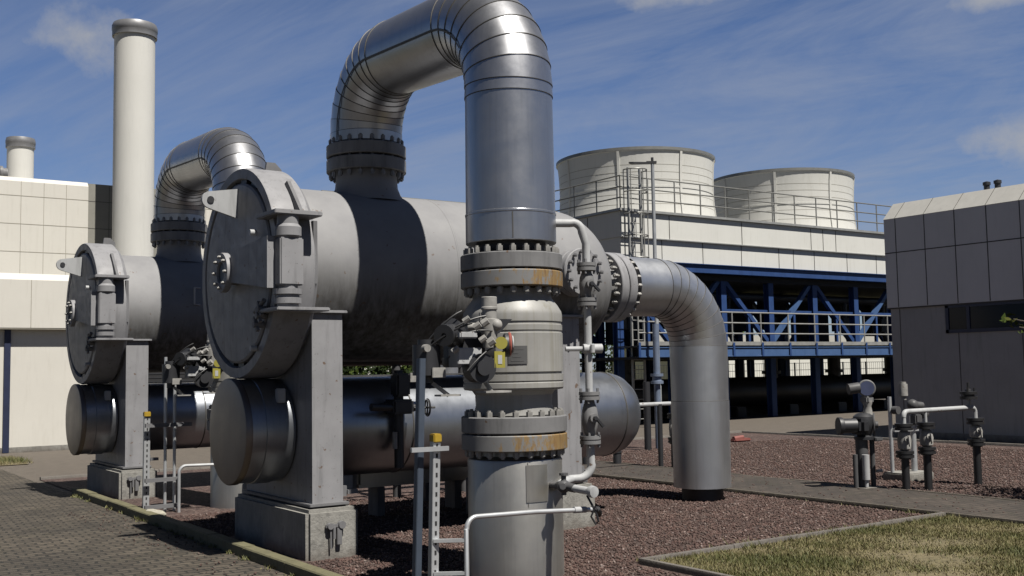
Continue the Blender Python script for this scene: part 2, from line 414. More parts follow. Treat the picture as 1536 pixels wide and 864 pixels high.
def make_unit():
    objs = {}
    # ---------------- pressure vessel
    v = thing('pressure_vessel', (VX, VY, 0), 'big grey horizontal pressure vessel with round hinged door, nearest to the camera', 'pressure vessel', 'horizontal pressure vessels on plinths')
    objs['v'] = v
    mb = MB(); r = .90
    prof = [(r, 4.24-VX)]
    for xw in (5.95, 7.1):
        w = xw-VX; prof += [(r, w-.014), (r+.005, w-.006), (r+.006, w+.004), (r, w+.014)]
    prof += [(r*math.cos(R(t)), 7.68-VX+.79*math.sin(R(t))) for t in range(0, 91, 6)]
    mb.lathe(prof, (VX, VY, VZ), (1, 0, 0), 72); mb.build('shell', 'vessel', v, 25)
    mb = MB(); X = lambda x: x-VX
    mb.lathe([(.86, X(4.30)), (1.00, X(4.30)), (1.06, X(4.24)), (1.062, X(3.90)), (1.05, X(3.87)), (.955, X(3.87)), (.945, X(3.90)), (.945, X(4.00)), (.8, X(4.0))], (VX, VY, VZ), (1, 0, 0), 72)
    ring = mb.build('door_ring', 'grey', v, 30)
    mb = MB()
    mb.lathe([(.945, X(3.985)), (.90, X(3.985)), (.86, X(3.99))], (VX, VY, VZ), (1, 0, 0), 64)
    for a0 in (60, 78, 96, 114, 18, 150, 205, 225, 250, 268, 286, 304):
        c, s_ = math.cos(R(a0)), math.sin(R(a0))
        tng = Vector((0, -s_, c)); rad = Vector((0, c, s_)); p = Vector((3.93, VY, VZ))+rad*.912
        mb.bar(p-tng*.075, p+tng*.075, .085, .05, rad.cross(tng))
    each(mb, 'clamp_segment', 'dark', v)
    mb = MB(); mb.lathe([(.905, X(3.97)), (.905, X(3.88)), (.885, X(3.865)), (.5, X(3.85)), (0, X(3.845))], (VX, VY, VZ), (1, 0, 0), 64)
    door = mb.build('door', 'grey', v, 30)
    mb = MB(); mb.lathe([(.06, X(3.86)), (.06, X(3.76)), (.10, X(3.735)), (.11, X(3.70)), (.195, X(3.70)), (.20, X(3.715)), (.20, X(3.76)), (.12, X(3.77)), (.12, X(3.86))], (VX, VY, VZ), (1, 0, 0), 36)
    mb.mat(1).lathe([(.0, X(3.72)), (.10, X(3.72))], (VX, VY, VZ), (1, 0, 0), 24)
    hub = mb.build('hub', ['grey', 'dark'], door); bolts(hub, (3.715, VY, VZ), (1, 0, 0), .155, 8, .10, .017)
    mb = MB()
    mb.poly([(3.74, VY-.17, 2.66), (3.74, 9.33, 2.54), (3.74, 9.33, 3.02), (3.74, VY-.17, 2.96)], (.115, 0, 0))
    mb.build('hinge_arm', 'grey', door)
    mb = MB(); mb.poly([(3.50, 10.40, 3.49), *[(3.58-.085*math.cos(R(t)), 10.40, 3.49+.085*math.sin(R(t))) for t in range(-70, 71, 20)], (3.86, 10.40, 3.62), (3.86, 10.40, 3.32), (3.58, 10.40, 3.40)][1:], (0, .035, 0))
    mb.mat(1).cyl((3.58, 10.396, 3.49), (3.58, 10.39, 3.49), .035, n=16)
    mb.build('lifting_lug', ['white', 'dark'], door)
    mb = MB()
    for (y, z) in ((9.62, 2.36), (9.72, 2.22), (9.66, 2.30)):
        mb.cyl((3.86, y, z), (3.76, y, z), .03, n=12); mb.bar((3.79, y-.04, z-.06), (3.79, y+.05, z+.07), .03, .03)
    mb.cyl((3.8, 9.55, 2.44), (3.8, 9.78, 2.34), .022, n=10); mb.build('door_latch', 'greydark', door)
    mb = MB(); mb.cyl((3.86, 9.92, 3.12), (3.80, 9.92, 3.12), .03, n=12); mb.cyl((3.86, 9.9, 2.0), (3.8, 9.9, 2.0), .028, n=12); each(mb, 'grease_fitting', 'white', door)
    # hinge on the ring side
    mb = MB(); hx, hy = 3.93, 9.30
    mb.bbox((hx-.115, hy-.10, 2.56), (hx+.115, hy+.10, 3.00), .012); mb.build('hinge_block', 'grey', v)
    mb = MB()
    mb.lathe([(0, 3.0), (.10, 3.0), (.125, 3.02), (.125, 3.10), (.10, 3.13), (.10, 3.22), (0, 3.22)], (hx, hy, 0), (0, 0, 1), 24)
    mb.lathe([(0, 2.36), (.10, 2.36), (.10, 2.39), (.125, 2.395), (.125, 2.445), (.105, 2.45), (.105, 2.475), (.13, 2.48), (.13, 2.53), (.09, 2.535), (.09, 2.57), (0, 2.57)], (hx, hy, 0), (0, 0, 1), 24)
    each(mb, 'hinge_pin', 'grey', v)
    mb = MB(); mb.bbox((hx-.17, hy-.115, 3.21), (hx+.30, hy+.36, 3.255), .008); mb.build('hinge_plate', 'grey', v)
    mb = MB(); mb.bbox((hx-.16, hy-.14, 2.325), (hx+.36, hy+.36, 2.36), .008); mb.build('hinge_plate', 'grey', v)
    mb = MB(); mb.poly([(4.10, 9.38, 3.255), (4.10, 9.78, 3.255), (4.10, 9.78, 3.60), (4.10, 9.72, 3.62)], (.035, 0, 0)); mb.poly([(4.24, 9.42, 2.6), (4.24, 9.60, 2.6), (4.24, 9.60, 3.2), (4.24, 9.42, 3.2)], (.04, 0, 0)); each(mb, 'gusset', 'greydark', v)
    mb = MB(); mb.poly([(4.16, VY-.02, 3.80), (4.34, VY-.02, 3.66), (4.34, VY-.02, 3.86), (4.27, VY-.02, 3.93), (4.18, VY-.02, 3.93)], (0, .04, 0)); mb.build('lifting_lug', 'greydark', v)
    # top nozzle
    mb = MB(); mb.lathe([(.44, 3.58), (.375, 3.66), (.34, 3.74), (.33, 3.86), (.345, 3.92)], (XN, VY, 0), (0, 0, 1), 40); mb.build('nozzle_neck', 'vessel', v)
    mb = MB(); mb.lathe([(.3, 3.91), (.425, 3.91), (.432, 3.918), (.432, 4.042), (.424, 4.05), (.3, 4.05)], (XN, VY, 0), (0, 0, 1), 48)
    fl = mb.build('nozzle_flange', 'flangeclean', v); bolts(fl, (XN, VY, 4.06), (0, 0, 1), .385, 20, .44, .024, 'boltdark')
    # end nozzle towards the elbow
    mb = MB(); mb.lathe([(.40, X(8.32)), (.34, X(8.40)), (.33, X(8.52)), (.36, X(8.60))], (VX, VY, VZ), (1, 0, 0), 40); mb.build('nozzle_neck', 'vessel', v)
    mb = MB(); mb.lathe([(.28, X(8.58)), (.432, X(8.58)), (.44, X(8.588)), (.44, X(8.69)), (.432, X(8.698)), (.28, X(8.698))], (VX, VY, VZ), (1, 0, 0), 48)
    fl = mb.build('nozzle_flange', 'grey', v); bolts(fl, (8.71, VY, VZ), (1, 0, 0), .388, 22, .44, .027, 'bolt')
    # blind flange on the side
    c = (7.40, 0, 2.82); mb = MB(); mb.lathe([(.22, 9.9), (.19, 9.5), (.265, 9.49), (.265, 9.40), (.255, 9.395), (.255, 9.385), (.265, 9.38), (.265, 9.30), (.255, 9.29), (0, 9.29)], c, (0, 1, 0), 36)
    sn = mb.build('side_nozzle', 'grey', v); bolts(sn, (7.40, 9.385, 2.82), (0, 1, 0), .225, 14, .32, .02, 'boltdark')
    # saddles
    for x0 in (4.30, 7.24):
        pts = [(x0, 9.60, .50), (x0, 9.60, 2.33)]+[(x0, VY+.93*math.cos(R(t)), VZ+.93*math.sin(R(t))) for t in range(208, 333, 8)]+[(x0, 11.30, 2.33), (x0, 11.30, .50)]
        mb = MB(); mb.poly(pts, (.32, 0, 0)); sd = mb.build('saddle', 'grey', v)
        mb = MB(); mb.bbox((x0-.03, 9.56, 2.33), (x0+.36, 9.76, 2.36), .006); mb.build('cap_plate', 'grey', sd)
        mb = MB(); mb.bbox((x0-.04, 9.56, .485), (x0+.37, 11.34, .515), .006); mb.build('base_plate', 'greydark', sd)
        mb = MB(); mb.box((x0+.324, 9.62, .56), (x0+.37, 9.66, .66)); mb.box((x0+.37, 9.60, .58), (x0+.48, 9.67, .62)); each(mb, 'earth_lug', 'boltdark', sd)
    # ---------------- plinths
    for i, x0 in enumerate((4.20, 7.14)):
        p = thing('concrete_plinth', (x0+.26, VY, 0), 'concrete plinth under the door end of the nearest vessel' if i == 0 else 'concrete plinth at the far end of the nearest vessel, behind the pale riser pipe', 'plinth', 'concrete plinths')
        mb = MB(); mb.bbox((x0, 9.50, -.12), (x0+.54, 11.42, .47), .035); mb.build('block', 'concrete', p)
        objs['pl%d' % i] = p
    # ---------------- loop pipe
    lp = thing('loop_pipe', (XN, LY, 0), 'tall clad pipe arching over from the nearest vessel to the ball valve', 'clad pipe', 'arched clad pipes')
    objs['lp'] = lp
    R1, z1, R2, z2 = .72, 4.24, .70, 4.33; N1 = 8
    def ends(ph): return (LY+R1-R1*math.sin(ph), z1+R1*math.cos(ph)), (VY-R2-R2*math.sin(ph), z2+R2*math.cos(ph))
    lo_, hi_ = 0.0, .6                                   # the crossover falls slightly towards the valve: find its slope
    for _ in range(40):
        ph = (lo_+hi_)/2; p_, q_ = ends(ph)
        if math.atan2(q_[1]-p_[1], q_[0]-p_[0]) > ph: lo_ = ph
        else: hi_ = ph
    st = [((XN, LY, 3.10), (0, 0, 1), 1), ((XN, LY, 4.14), (0, 0, 1), 1), ((XN, LY, z1), (0, 0, 1), 1)]
    for i in range(1, N1+1):
        a = (PI/2-ph)*i/N1; st.append(((XN, LY+R1-R1*math.cos(a), z1+R1*math.sin(a)), (0, math.sin(a), math.cos(a)), 1))
    for i in range(0, N1+1):
        a = -ph+(PI/2+ph)*i/N1; st.append(((XN, VY-R2+R2*math.sin(a), z2+R2*math.cos(a)), (0, math.cos(a), -math.sin(a)), 1))
    # the second bend starts at the same height the first one ends
    st = [(Vector(p), t, k) for p, t, k in st]
    st.append((Vector((XN, VY, 4.225)), (0, 0, -1), 0))
    clad_run(st, .386, seam_t=(R(168),), n=48, seam_from=5, bead=.006).build('cladding', ['clad', 'seam'], lp, 25)
    mb = MB(); mb.lathe([(.30, 2.85), (.392, 2.845), (.396, 2.85), (.396, 3.085), (.40, 3.09), (.40, 3.105), (.38, 3.12)], (XN, LY, 0), (0, 0, 1), 48)
    mb.mat(1).lathe([(.398, 2.86), (.399, 3.08)], (XN, LY, 0), (0, 0, 1), 1, R(147), R(148.5))
    mb.build('end_collar', ['clad', 'seam'], lp, 30)
    mb = MB(); mb.lathe([(.31, 2.95), (.30, 2.82), (.32, 2.77), (.345, 2.745)], (XN, LY, 0), (0, 0, 1), 40); mb.build('pipe_neck', 'dark', lp)
    def flange(zlo, zhi, r, mat, par, x=XN, y=LY, name='flange'):
        mb = MB(); mb.lathe([(.28, zlo), (r-.008, zlo), (r, zlo+.008), (r, zhi-.008), (r-.008, zhi), (.28, zhi)], (x, y, 0), (0, 0, 1), 56)
        return mb.build(name, mat, par)
    f = flange(2.607, 2.745, .445, 'flangeclean', lp); bolts(f, (XN, LY, 2.60), (0, 0, 1), .395, 22, .42, .026)
    flange(4.072, 4.205, .432, 'flangeclean', lp, XN, VY)
    # ---------------- ball valve
    bv = thing('ball_valve', (XN, LY, 0), 'large grey ball valve body with rusty orange flanges in the foreground', 'valve', 'large ball valves')
    objs['bv'] = bv
    flange(2.457, 2.593, .445, 'flange', bv)
    mb = MB(); mb.lathe([(.30, 2.46), (.335, 2.44), (.34, 2.40), (.345, 2.365), (.395, 2.30), (.425, 2.25), (.432, 2.22), (.432, 2.16), (.424, 2.155), (.424, 2.135), (.432, 2.13), (.432, 2.085), (.426, 2.08), (.426, 2.065), (.434, 2.06),
              (.434, 1.735), (.420, 1.733), (.420, 1.715), (.434, 1.713), (.434, 1.66), (.428, 1.655), (.428, 1.645), (.434, 1.64), (.434, 1.60), (.425, 1.585), (.36, 1.575), (.335, 1.54), (.33, 1.45), (.35, 1.37), (.30, 1.36)], (XN, LY, 0), (0, 0, 1), 64)
    mb.build('valve_body', 'body', bv, 30)
    mb = MB(); mb.lathe([(.436, 1.80), (.441, 1.80), (.441, 1.95), (.436, 1.95)], (XN, LY, 0), (0, 0, 1), 8, R(140), R(161))
    mb.mat(1)
    for k in range(4): mb.lathe([(.4425, 1.822+k*.032), (.4425, 1.834+k*.032)], (XN, LY, 0), (0, 0, 1), 5, R(143+(k % 2)*2), R(157-(k % 3)*3))
    mb.build('name_plate', ['plate', 'etch'], bv)
    f = flange(1.222, 1.36, .456, 'flangeclean', bv); bolts(f, (XN, LY, 1.215), (0, 0, 1), .405, 22, .40, .026)
    # ---------------- riser
    rs = thing('riser_pipe', (XN, LY, 0), 'thick metal riser pipe standing under the ball valve in the foreground', 'pipe', 'riser pipes')
    objs['rs'] = rs
    flange(1.075, 1.21, .456, 'flange', rs)
    mb = MB(); mb.lathe([(.33, 1.09), (.335, 1.03), (.40, 1.0), (.407, .985), (.407, -.3)], (XN, LY, 0), (0, 0, 1), 56)
    mb.mat(1).lathe([(.411, .62), (.4115, .99)], (XN, LY, 0), (0, 0, 1), 1, R(160), R(160.6))
    mb.build('pipe', ['cladlow', 'seam'], rs, 30)
    mb = MB(); mb.lathe([(.40, .66), (.4125, .66), (.4125, .965), (.40, .965)], (XN, LY, 0), (0, 0, 1), 10, R(158), R(186)); mb.build('cover_plate', 'cladb', rs)
    # ---------------- elbow
    eb = thing('elbow_pipe', (10.25, VY, 0), 'clad pipe elbow bending down into the gravel from the end of the nearest vessel', 'clad pipe', 'clad elbow pipes')
    objs['eb'] = eb; ex = 10.25; Rb = .77
    st = [(Vector((8.94, VY, VZ+.02)), (1, 0, 0), 0)]
    for i in range(0, 10):
        a = R(90*i/9); st.append((Vector((ex-Rb+Rb*math.sin(a), VY, VZ+.02-Rb+Rb*math.cos(a))), (math.cos(a), 0, -math.sin(a)), 1))
    st += [(Vector((ex, VY, 1.30)), (0, 0, -1), 1), (Vector((ex, VY, .17)), (0, 0, -1), 0)]
    mb = clad_run(st, .376, seam_t=(R(-140),), n=48, xax=(0, -1, 0), bead=.0035)
    mb.mat(0).lathe([(.376, .17), (.27, .17)], (ex, VY, 0), (0, 0, 1), 40); mb.build('cladding', ['elbow', 'seam'], eb, 25)
    mb = MB(); mb.lathe([(.28, 8.992-9), (.432, 8.992-9), (.44, 9.0-9), (.44, 9.105-9), (.432, 9.113-9), (.30, 9.113-9), (.30, 9.23-9), (.37, 9.23-9)], (8.72, VY, VZ), (1, 0, 0), 48); mb.build('flange', 'grey', eb)
    mb = MB(); mb.lathe([(.272, .2), (.272, -.2)], (ex, VY, 0), (0, 0, 1), 36); mb.build('inner_pipe', 'black', eb)
    # ---------------- lower cylinder
    lc = thing('insulated_drum', (VX, VY, 0), 'shiny metal clad drum lying under the nearest vessel', 'drum', 'clad drums under the vessels')
    objs['lc'] = lc; zc = 1.19; rc = .515
    mb = MB(); mb.lathe([(rc, 3.84-VX), (rc, 4.28-VX)], (VX, VY, zc), (1, 0, 0), 56); mb.lathe([(rc, 4.64-VX), (rc, 7.22-VX)], (VX, VY, zc), (1, 0, 0), 56)
    mb.lathe([(rc, 7.58-VX), (rc, 8.56-VX), (rc*.985, 8.64-VX), (rc*.93, 8.74-VX), (rc*.80, 8.84-VX), (rc*.5, 8.91-VX), (0, 8.94-VX)], (VX, VY, zc), (1, 0, 0), 56)
    mb.mat(1)
    for x in (5.6, 6.5, 8.54): mb.lathe([(rc, x-.01-VX), (rc+.006, x-.006-VX), (rc+.006, x+.006-VX), (rc, x+.01-VX)], (VX, VY, zc), (1, 0, 0), 56)
    mb.build('cladding', ['drumclad', 'seam'], lc, 30)
    mb = MB(); mb.lathe([(rc, 3.845-VX), (rc+.012, 3.84-VX), (rc+.012, 3.785-VX), (rc+.004, 3.775-VX), (rc*.97, 3.772-VX), (.32, 3.765-VX), (0, 3.763-VX)], (VX, VY, zc), (1, 0, 0), 56); mb.build('end_cap', 'bronze', lc, 40)
    mb = MB(); mb.lathe([(rc+.001, 3.98-VX), (rc+.012, 3.985-VX), (rc+.012, 4.17-VX), (rc+.001, 4.175-VX)], (VX, VY, zc), (1, 0, 0), 56); mb.build('strap', 'drumclad', lc)
    mb = MB(); mb.bbox((4.11, 9.97, zc+.28), (4.19, 10.05, zc+.42), .008); mb.build('terminal_box', 'white', lc)
    # ---------------- actuator on the valve (left-hand side of the body)
    ac = thing('valve_actuator', (4.75, 7.45, 0), 'dark valve actuator with grey cylinder and yellow tags beside the ball valve body', 'actuator', 'valve actuators')
    objs['ac'] = ac
    mb = MB(); mb.cyl((5.0, 7.6, 1.92), (4.70, 7.45, 1.92), .13, n=24); mb.bbox((4.52, 7.27, 1.80), (4.78, 7.55, 2.06), .03); mb.lathe([(0, 1.78), (.15, 1.78), (.16, 1.80), (.16, 1.86), (.0, 1.86)], (4.62, 7.4, 0), (0, 0, 1), 24)
    g = mb.build('gearbox', 'dark', ac)
    mb = MB(); cx, cy = 4.72, 7.14
    mb.lathe([(0, 2.335), (.058, 2.335), (.062, 2.33), (.062, 2.255), (.067, 2.25), (.067, 2.235), (.058, 2.23), (.058, 2.16), (.066, 2.155), (.070, 2.08), (.06, 2.02), (.055, 1.93), (0, 1.93)], (cx, cy, 0), (0, 0, 1), 24); mb.build('spring_cylinder', 'bolt', ac)
    mb = MB(); mb.ball((cx+.03, cy-.05, 2.11), .05); mb.cyl((cx, cy, 2.1), (cx-.14, cy+.1, 2.1), .03, n=12); mb.cyl((cx-.05, cy+.03, 2.13), (cx-.05, cy+.03, 2.21), .025, n=10); mb.build('cylinder_port', 'bolt', ac)
    mb = MB(); mb.poly([(cx+.05, cy, 2.16), (cx+.22, cy, 2.16), (cx+.10, cy, 2.05), (cx+.05, cy, 2.03)], (0, .03, 0)); mb.build('bracket', 'dark', ac)
    mb = MB(); mb.lathe([(0, -.03), (.085, -.03), (.095, -.02), (.095, .02), (.085, .03), (0, .03)], (4.86, 7.10, 1.95), (.88, -.47, 0), 24); ind = mb.build('indicator_disc', 'dark', ac)
    mb = MB(); mb.torus((4.875, 7.09, 1.955), (.88, -.47, 0), .088, .012, 28, 6); mb.build('red_rim', 'red', ind)
    mb = MB(); mb.lathe([(0, 0), (.07, 0), (.07, .01), (0, .01)], (4.893, 7.083, 1.955), (.88, -.47, 0), 20); mb.build('dial', 'white', ind)
    mb = MB(); mb.lathe([(0, 0), (.05, 0), (.05, .008), (0, .008)], (4.765, 7.045, 1.965), (-.4, -.9, 0), 16); mb.build('tag', 'tag', ac)
    mb = MB(); mb.box((4.70, 7.045, 1.77), (4.80, 7.053, 1.90)); mb.mat(1).box((4.73, 7.042, 1.80), (4.77, 7.045, 1.87)); mb.build('tag', ['tag', 'white'], ac)
    # motor, pipes and fittings
    mb = MB(); mb.lathe([(0, 0), (.07, 0), (.10, .03), (.105, .10), (.09, .16), (.0, .16)], (4.53, 7.32, 2.00), (-.6, -.3, .5), 24); mb.cyl((4.5, 7.3, 2.06), (4.33, 7.18, 2.03), .075, n=18); mb.lathe([(.02, 0), (.085, 0), (.085, .03), (.02, .03)], (4.34, 7.19, 2.03), (-.8, -.55, -.1), 20); mb.build('motor', 'dark', ac)
    mb = MB(); mb.cyl((4.62, 7.2, 1.77), (4.60, 7.06, 1.77), .115, n=28); mb.cyl((4.60, 7.06, 1.77), (4.597, 7.03, 1.77), .06, n=16); mb.build('limit_switch_box', 'dark', ac)
    mb = MB(); mb.bbox((4.40, 7.10, 1.80), (4.62, 7.14, 1.93), .006); mb.bbox((4.43, 7.14, 1.78), (4.46, 7.3, 1.93), .006); mb.bbox((4.36, 7.0, 2.0), (4.52, 7.05, 2.05), .01); each(mb, 'mounting_plate', 'white', ac)
    mb = MB(); mb.cyl((4.26, 7.35, 1.72), (4.26, 7.35, 1.96), .11, n=24); mb.cyl((4.26, 7.35, 1.96), (4.26, 7.35, 2.0), .07, n=20); mb.cyl((4.26, 7.35, 1.66), (4.26, 7.35, 1.72), .05, n=16); mb.build('solenoid', 'dark', ac)
    mb = MB(); mb.bbox((4.24, 7.22, 1.70), (4.36, 7.24, 1.78), .004); mb.cyl((4.18, 7.24, 1.93), (4.18, 7.19, 1.93), .03, n=12); each(mb, 'solenoid_plate', 'bolt', ac)
    mb = MB()
    for k, (p, q, s_) in enumerate((((4.3, 7.25, 2.0), (4.66, 7.1, 2.18), .008), ((4.36, 7.2, 1.98), (4.7, 7.07, 2.06), .007), ((4.2, 7.3, 1.9), (4.5, 7.05, 2.12), .008), ((4.45, 7.05, 1.75), (4.72, 7.08, 1.93), .007), ((4.26, 7.3, 2.0), (4.5, 7.2, 2.22), .008))):
        p, q = Vector(p), Vector(q); mid = (p+q)/2+Vector((0, -.05, .07)); mb.tube([p*(1-t)**2+mid*2*t*(1-t)+q*t*t for t in [i/8 for i in range(9)]], s_, 8)
    each(mb, 'air_tube', 'black', ac)
    mb = MB()
    for c, r_ in (((4.50, 7.02, 2.08), .028), ((4.42, 7.05, 2.13), .022), ((4.58, 7.03, 2.11), .03), ((4.36, 7.12, 1.9), .022), ((4.64, 7.04, 1.96), .034), ((4.55, 7.02, 1.98), .024)): mb.cyl(c, (c[0]+.035, c[1]-.03, c[2]+.03), r_, n=8)
    each(mb, 'tube_fitting', 'bolt', ac)
    mb = MB(); mb.box((4.62, 7.05, 1.575), (4.86, 7.2, 1.59)); mb.box((4.30, 7.2, 1.555), (4.48, 7.3, 1.57)); mb.bar((4.74, 7.15, 1.58), (4.66, 7.25, 1.76), .03, .03); mb.bar((4.4, 7.25, 1.56), (4.3, 7.33, 1.66), .03, .03); each(mb, 'drip_shelf', 'bolt', ac)
    return objs

# materials only the unit needs
M['body'] = None
def body_mat():
    n = NT('valve_body_paint'); c = (.40, .395, .375)
    a = n.noise(4, 5, .6); base = n.ramp(a, [(.3, tuple(x*.9 for x in c)), (.7, tuple(x*1.1 for x in c))])
    st = n.noise(1.4, 5, .7, stretch=(10, 10, .25)); base = n.mix(n.ramp(st, [(.52, 0.0), (.78, .6)]), base, (.22, .20, .12))
    n.bump(n.noise(30, 3), .06, .005); return n.set(base=base, rough=.5)
M['body'] = body_mat(); M['plate'] = flat('etched_plate', (.07, .07, .07), .5, .2); M['etch'] = flat('etched_lines', (.12, .12, .12), .5)
M['elbow'] = clad('dull_elbow_cladding', (.45, .46, .475), .40, .08); M['drumclad'] = clad('drum_cladding', (.29, .305, .33), .34, .12)
U1 = make_unit()
DY, DZ = 6.5, -.06
lab2 = dict(v='grey horizontal pressure vessel with round hinged door, farther and smaller of the two', pl0='concrete plinth under the door end of the farther vessel, left of the yellow capped post', pl1='concrete plinth at the far end of the farther vessel, deep in shade',
            lp='arched clad pipe behind the farther vessel, left of the nearest vessel door', bv='ball valve below the farther arched pipe, mostly hidden by the nearest vessel', rs='riser pipe under the farther ball valve, behind the nearest drum',
            eb='clad elbow pipe at the far end of the farther vessel, hidden behind the nearest one', lc='metal clad drum lying under the farther vessel, at the far left', ac='farther valve actuator seen between the two vessels')
U2 = {}
for k, o in U1.items():
    c = copy_tree(o); c.location = o.location+Vector((0, DY, DZ)); c['label'] = lab2[k]; U2[k] = c
mb = MB(); mb.tube([(5.37, 16.06, 3.07), (5.27, 16.0, 3.07), (5.27, 16.0, 2.82), (5.37, 16.06, 2.82)], .014, 8); mb.build('bracket', 'white', U2['v'])
# ------------------------------------------------------------------ bypass line beside the valve
bp = thing('bypass_line', (5.91, 7.38, 0), 'thin pale pipe with two flanged valves running down beside the ball valve', 'pipe')
bx, by = 5.91, 7.38
mb = MB()
mb.tube([(5.60, 7.52, 3.03), (5.78, 7.44, 3.03)]+arc((5.80, 7.43, 2.95), (.84, -.54, 0), (0, 0, 1), .085, 80, 0, 5)+[(bx, by, 2.85), (bx, by, 2.62)], .036, 14)
mb.tube([(bx, by, 2.36), (bx, by, 1.5)], .033, 14)
mb.tube([(bx, by, 1.16), (bx, by, .94)]+arc((bx-.11, by+.04, .93), (.94, -.34, 0), (0, 0, -1), .125, 5, 85, 6)+[(5.74, 7.44, .805), (5.56, 7.33, .795), (5.46, 7.24, .79)], .036, 14)
mb.build('pipe', 'white', bp)
def small_valve(par, x, y, z0, z1, r=.085, body='flangeclean', hand=True, fl='boltdark'):
    mb = MB(); h = z1-z0
    for z in (z0, z1-.07):
        mb.lathe([(.03, z), (r, z), (r, z+.03), (r*.8, z+.031), (r*.8, z+.039), (r, z+.04), (r, z+.07), (.03, z+.07)], (x, y, 0), (0, 0, 1), 20)
    mb.lathe([(.04, z0+.07), (.05, z0+.09), (r*.78, z0+h*.38), (r*.80, z0+h*.5), (r*.72, z0+h*.66), (.045, z1-.09), (.04, z1-.07)], (x, y, 0), (0, 0, 1), 20)
    mb.cyl((x, y, z0+h*.5), (x-.03, y-r*1.15, z0+h*.5), r*.42, n=14)
    vv = mb.build('valve', body, par)
    mb = MB()
    for z in (z0+.035, z1-.035):
        for i in range(4):
            t = PI/4+i*PI/2; mb.cyl((x+math.cos(t)*r*.8, y+math.sin(t)*r*.8, z-.065), (x+math.cos(t)*r*.8, y+math.sin(t)*r*.8, z+.065), .012, n=6)
    each(mb, 'stud', fl, vv)
    if hand:
        mb = MB(); mb.bar((x-.03, y-r*1.25, z0+h*.52), (x+.05, y-r*1.3, z0+h*.33), .025, .02); mb.cyl((x-.03, y-r*1.1, z0+h*.5), (x-.033, y-r*1.4, z0+h*.5), .018, n=8); mb.build('handle', 'dark', vv)
    return vv
small_valve(bp, bx, by, 2.30, 2.68); small_valve(bp, bx, by, 1.10, 1.55, .092)
mb = MB(); mb.cyl((5.72, 7.46, 1.925), (5.95, 7.36, 1.925), .022, n=10); mb.cyl((5.86, 7.39, 1.925), (6.02, 7.33, 1.925), .042, n=14); mb.cyl((bx, by-.06, 1.89), (bx, by-.06, 1.96), .02, n=8); mb.build('clamp', 'white', bp)
mb = MB(); mb.cyl((5.42, 7.34, .79), (5.42, 7.16, .79), .03, n=12); mb.ball((5.42, 7.13, .79), .055); mb.cyl((5.42, 7.13, .72), (5.42, 7.13, .88), .022, n=10); mb.cyl((5.42, 7.13, .88), (5.42, 7.13, .90), .038, n=10); mb.cyl((5.42, 7.12, .79), (5.35, 7.05, .80), .026, n=10); mb.cyl((5.42, 7.1, .79), (5.42, 6.98, .785), .036, n=12); mb.build('drain_cock', 'darkgrey', bp)
mb = MB(); mb.cyl((5.42, 6.99, .785), (5.43, 6.78, .775), .031, n=16); mb.lathe([(0, 0), (.042, 0), (.049, .02), (.045, .055), (0, .06)], (5.43, 6.80, .776), (.03, -1, -.03), 16); mb.build('handle', 'white', bp)
mb = MB(); mb.tube([Vector((5.43, 6.84, .74)), Vector((5.44, 6.80, .68)), Vector((5.46, 6.76, .60)), Vector((5.47, 6.75, .54)), Vector((5.45, 6.76, .52)), Vector((5.42, 6.78, .58)), Vector((5.45, 6.76, .66)), Vector((5.47, 6.75, .62))], .009, 6); mb.build('cable', 'black', bp)

# ------------------------------------------------------------------ posts in front of the riser
t = thing('support_post', (3.99, 7.05, 0), 'tall slightly tilted blue grey steel post left of the riser pipe', 'post')
mb = MB(); a, b = Vector((3.985, 7.05, -.1)), Vector((4.055, 7.05, 1.85)); mb.bar(a, b, .044, .008, (0, 1, 0)); mb.bar(a+Vector((-.022, .025, 0)), b+Vector((-.022, .025, 0)), .008, .05, (0, 1, 0)); mb.bar(a+Vector((.022, .025, 0)), b+Vector((.022, .025, 0)), .008, .05, (0, 1, 0)); mb.build('channel', 'postblue', t)
mb = MB(); mb.bar((3.92, 7.0, 1.175), (4.22, 6.97, 1.175), .028, .033); mb.build('crossbar', 'steel', t)
t = thing('cable_channel', (4.11, 7.0, 0), 'perforated galvanised channel with yellow cap in front of the riser pipe', 'cable channel', 'yellow capped channels')
def channel(t, x, y, z1, dx=.03, w=.06):
    mb = MB(); a, b = Vector((x, y, -.05)), Vector((x+dx, y, z1)); mb.bar(a, b, w, .006, (0, 1, 0))
    for s_ in (-1, 1): mb.bar(a+Vector((s_*w/2, .025, 0)), b+Vector((s_*w/2, .025, 0)), .006, .05, (0, 1, 0))
    mb.mat(1); k = int(z1/.065)
    for i in range(k):
        p = a+(b-a)*((i+.5)/k)+Vector((0, -.0045, 0)); mb.bar(p-Vector((0, 0, .016)), p+Vector((0, 0, .016)), .016, .002, (0, 1, 0))
    mb.build('channel', ['steel', 'shade'], t)
    mb = MB(); mb.bbox((x+dx-w*.62, y-.02, z1-.01), (x+dx+w*.62, y+.06, z1+.055), .008); mb.build('end_cap', 'yellow', t)
channel(t, 4.10, 7.0, 1.23, .04, .056)
g = thing('conduit_guard', (4.32, 6.86, 0), 'bent white grey conduit pipe crossing in front of the riser pipe', 'conduit')
GY = 6.86
mb = MB(); mb.tube([(4.30, GY, -.1), (4.30, GY, .58)]+arc((4.39, GY, .58), (-1, 0, 0), (0, 0, 1), .085, 0, 90, 7)+[(4.93, GY, .652), (5.50, GY, .622)], .0185, 12); mb.build('pipe', 'steel', g)
mb = MB(); mb.cyl((5.31, GY, .633), (5.43, GY, .627), .025, n=14); mb.build('sleeve', 'white', g)
mb = MB(); mb.tube([(5.49, GY, .622), (5.55, GY, .616), (5.58, GY+.02, .587), (5.59, GY+.03, .56)], [.025, .029, .027, .02], 10); mb.build('connector', 'black', g)
mb = MB()
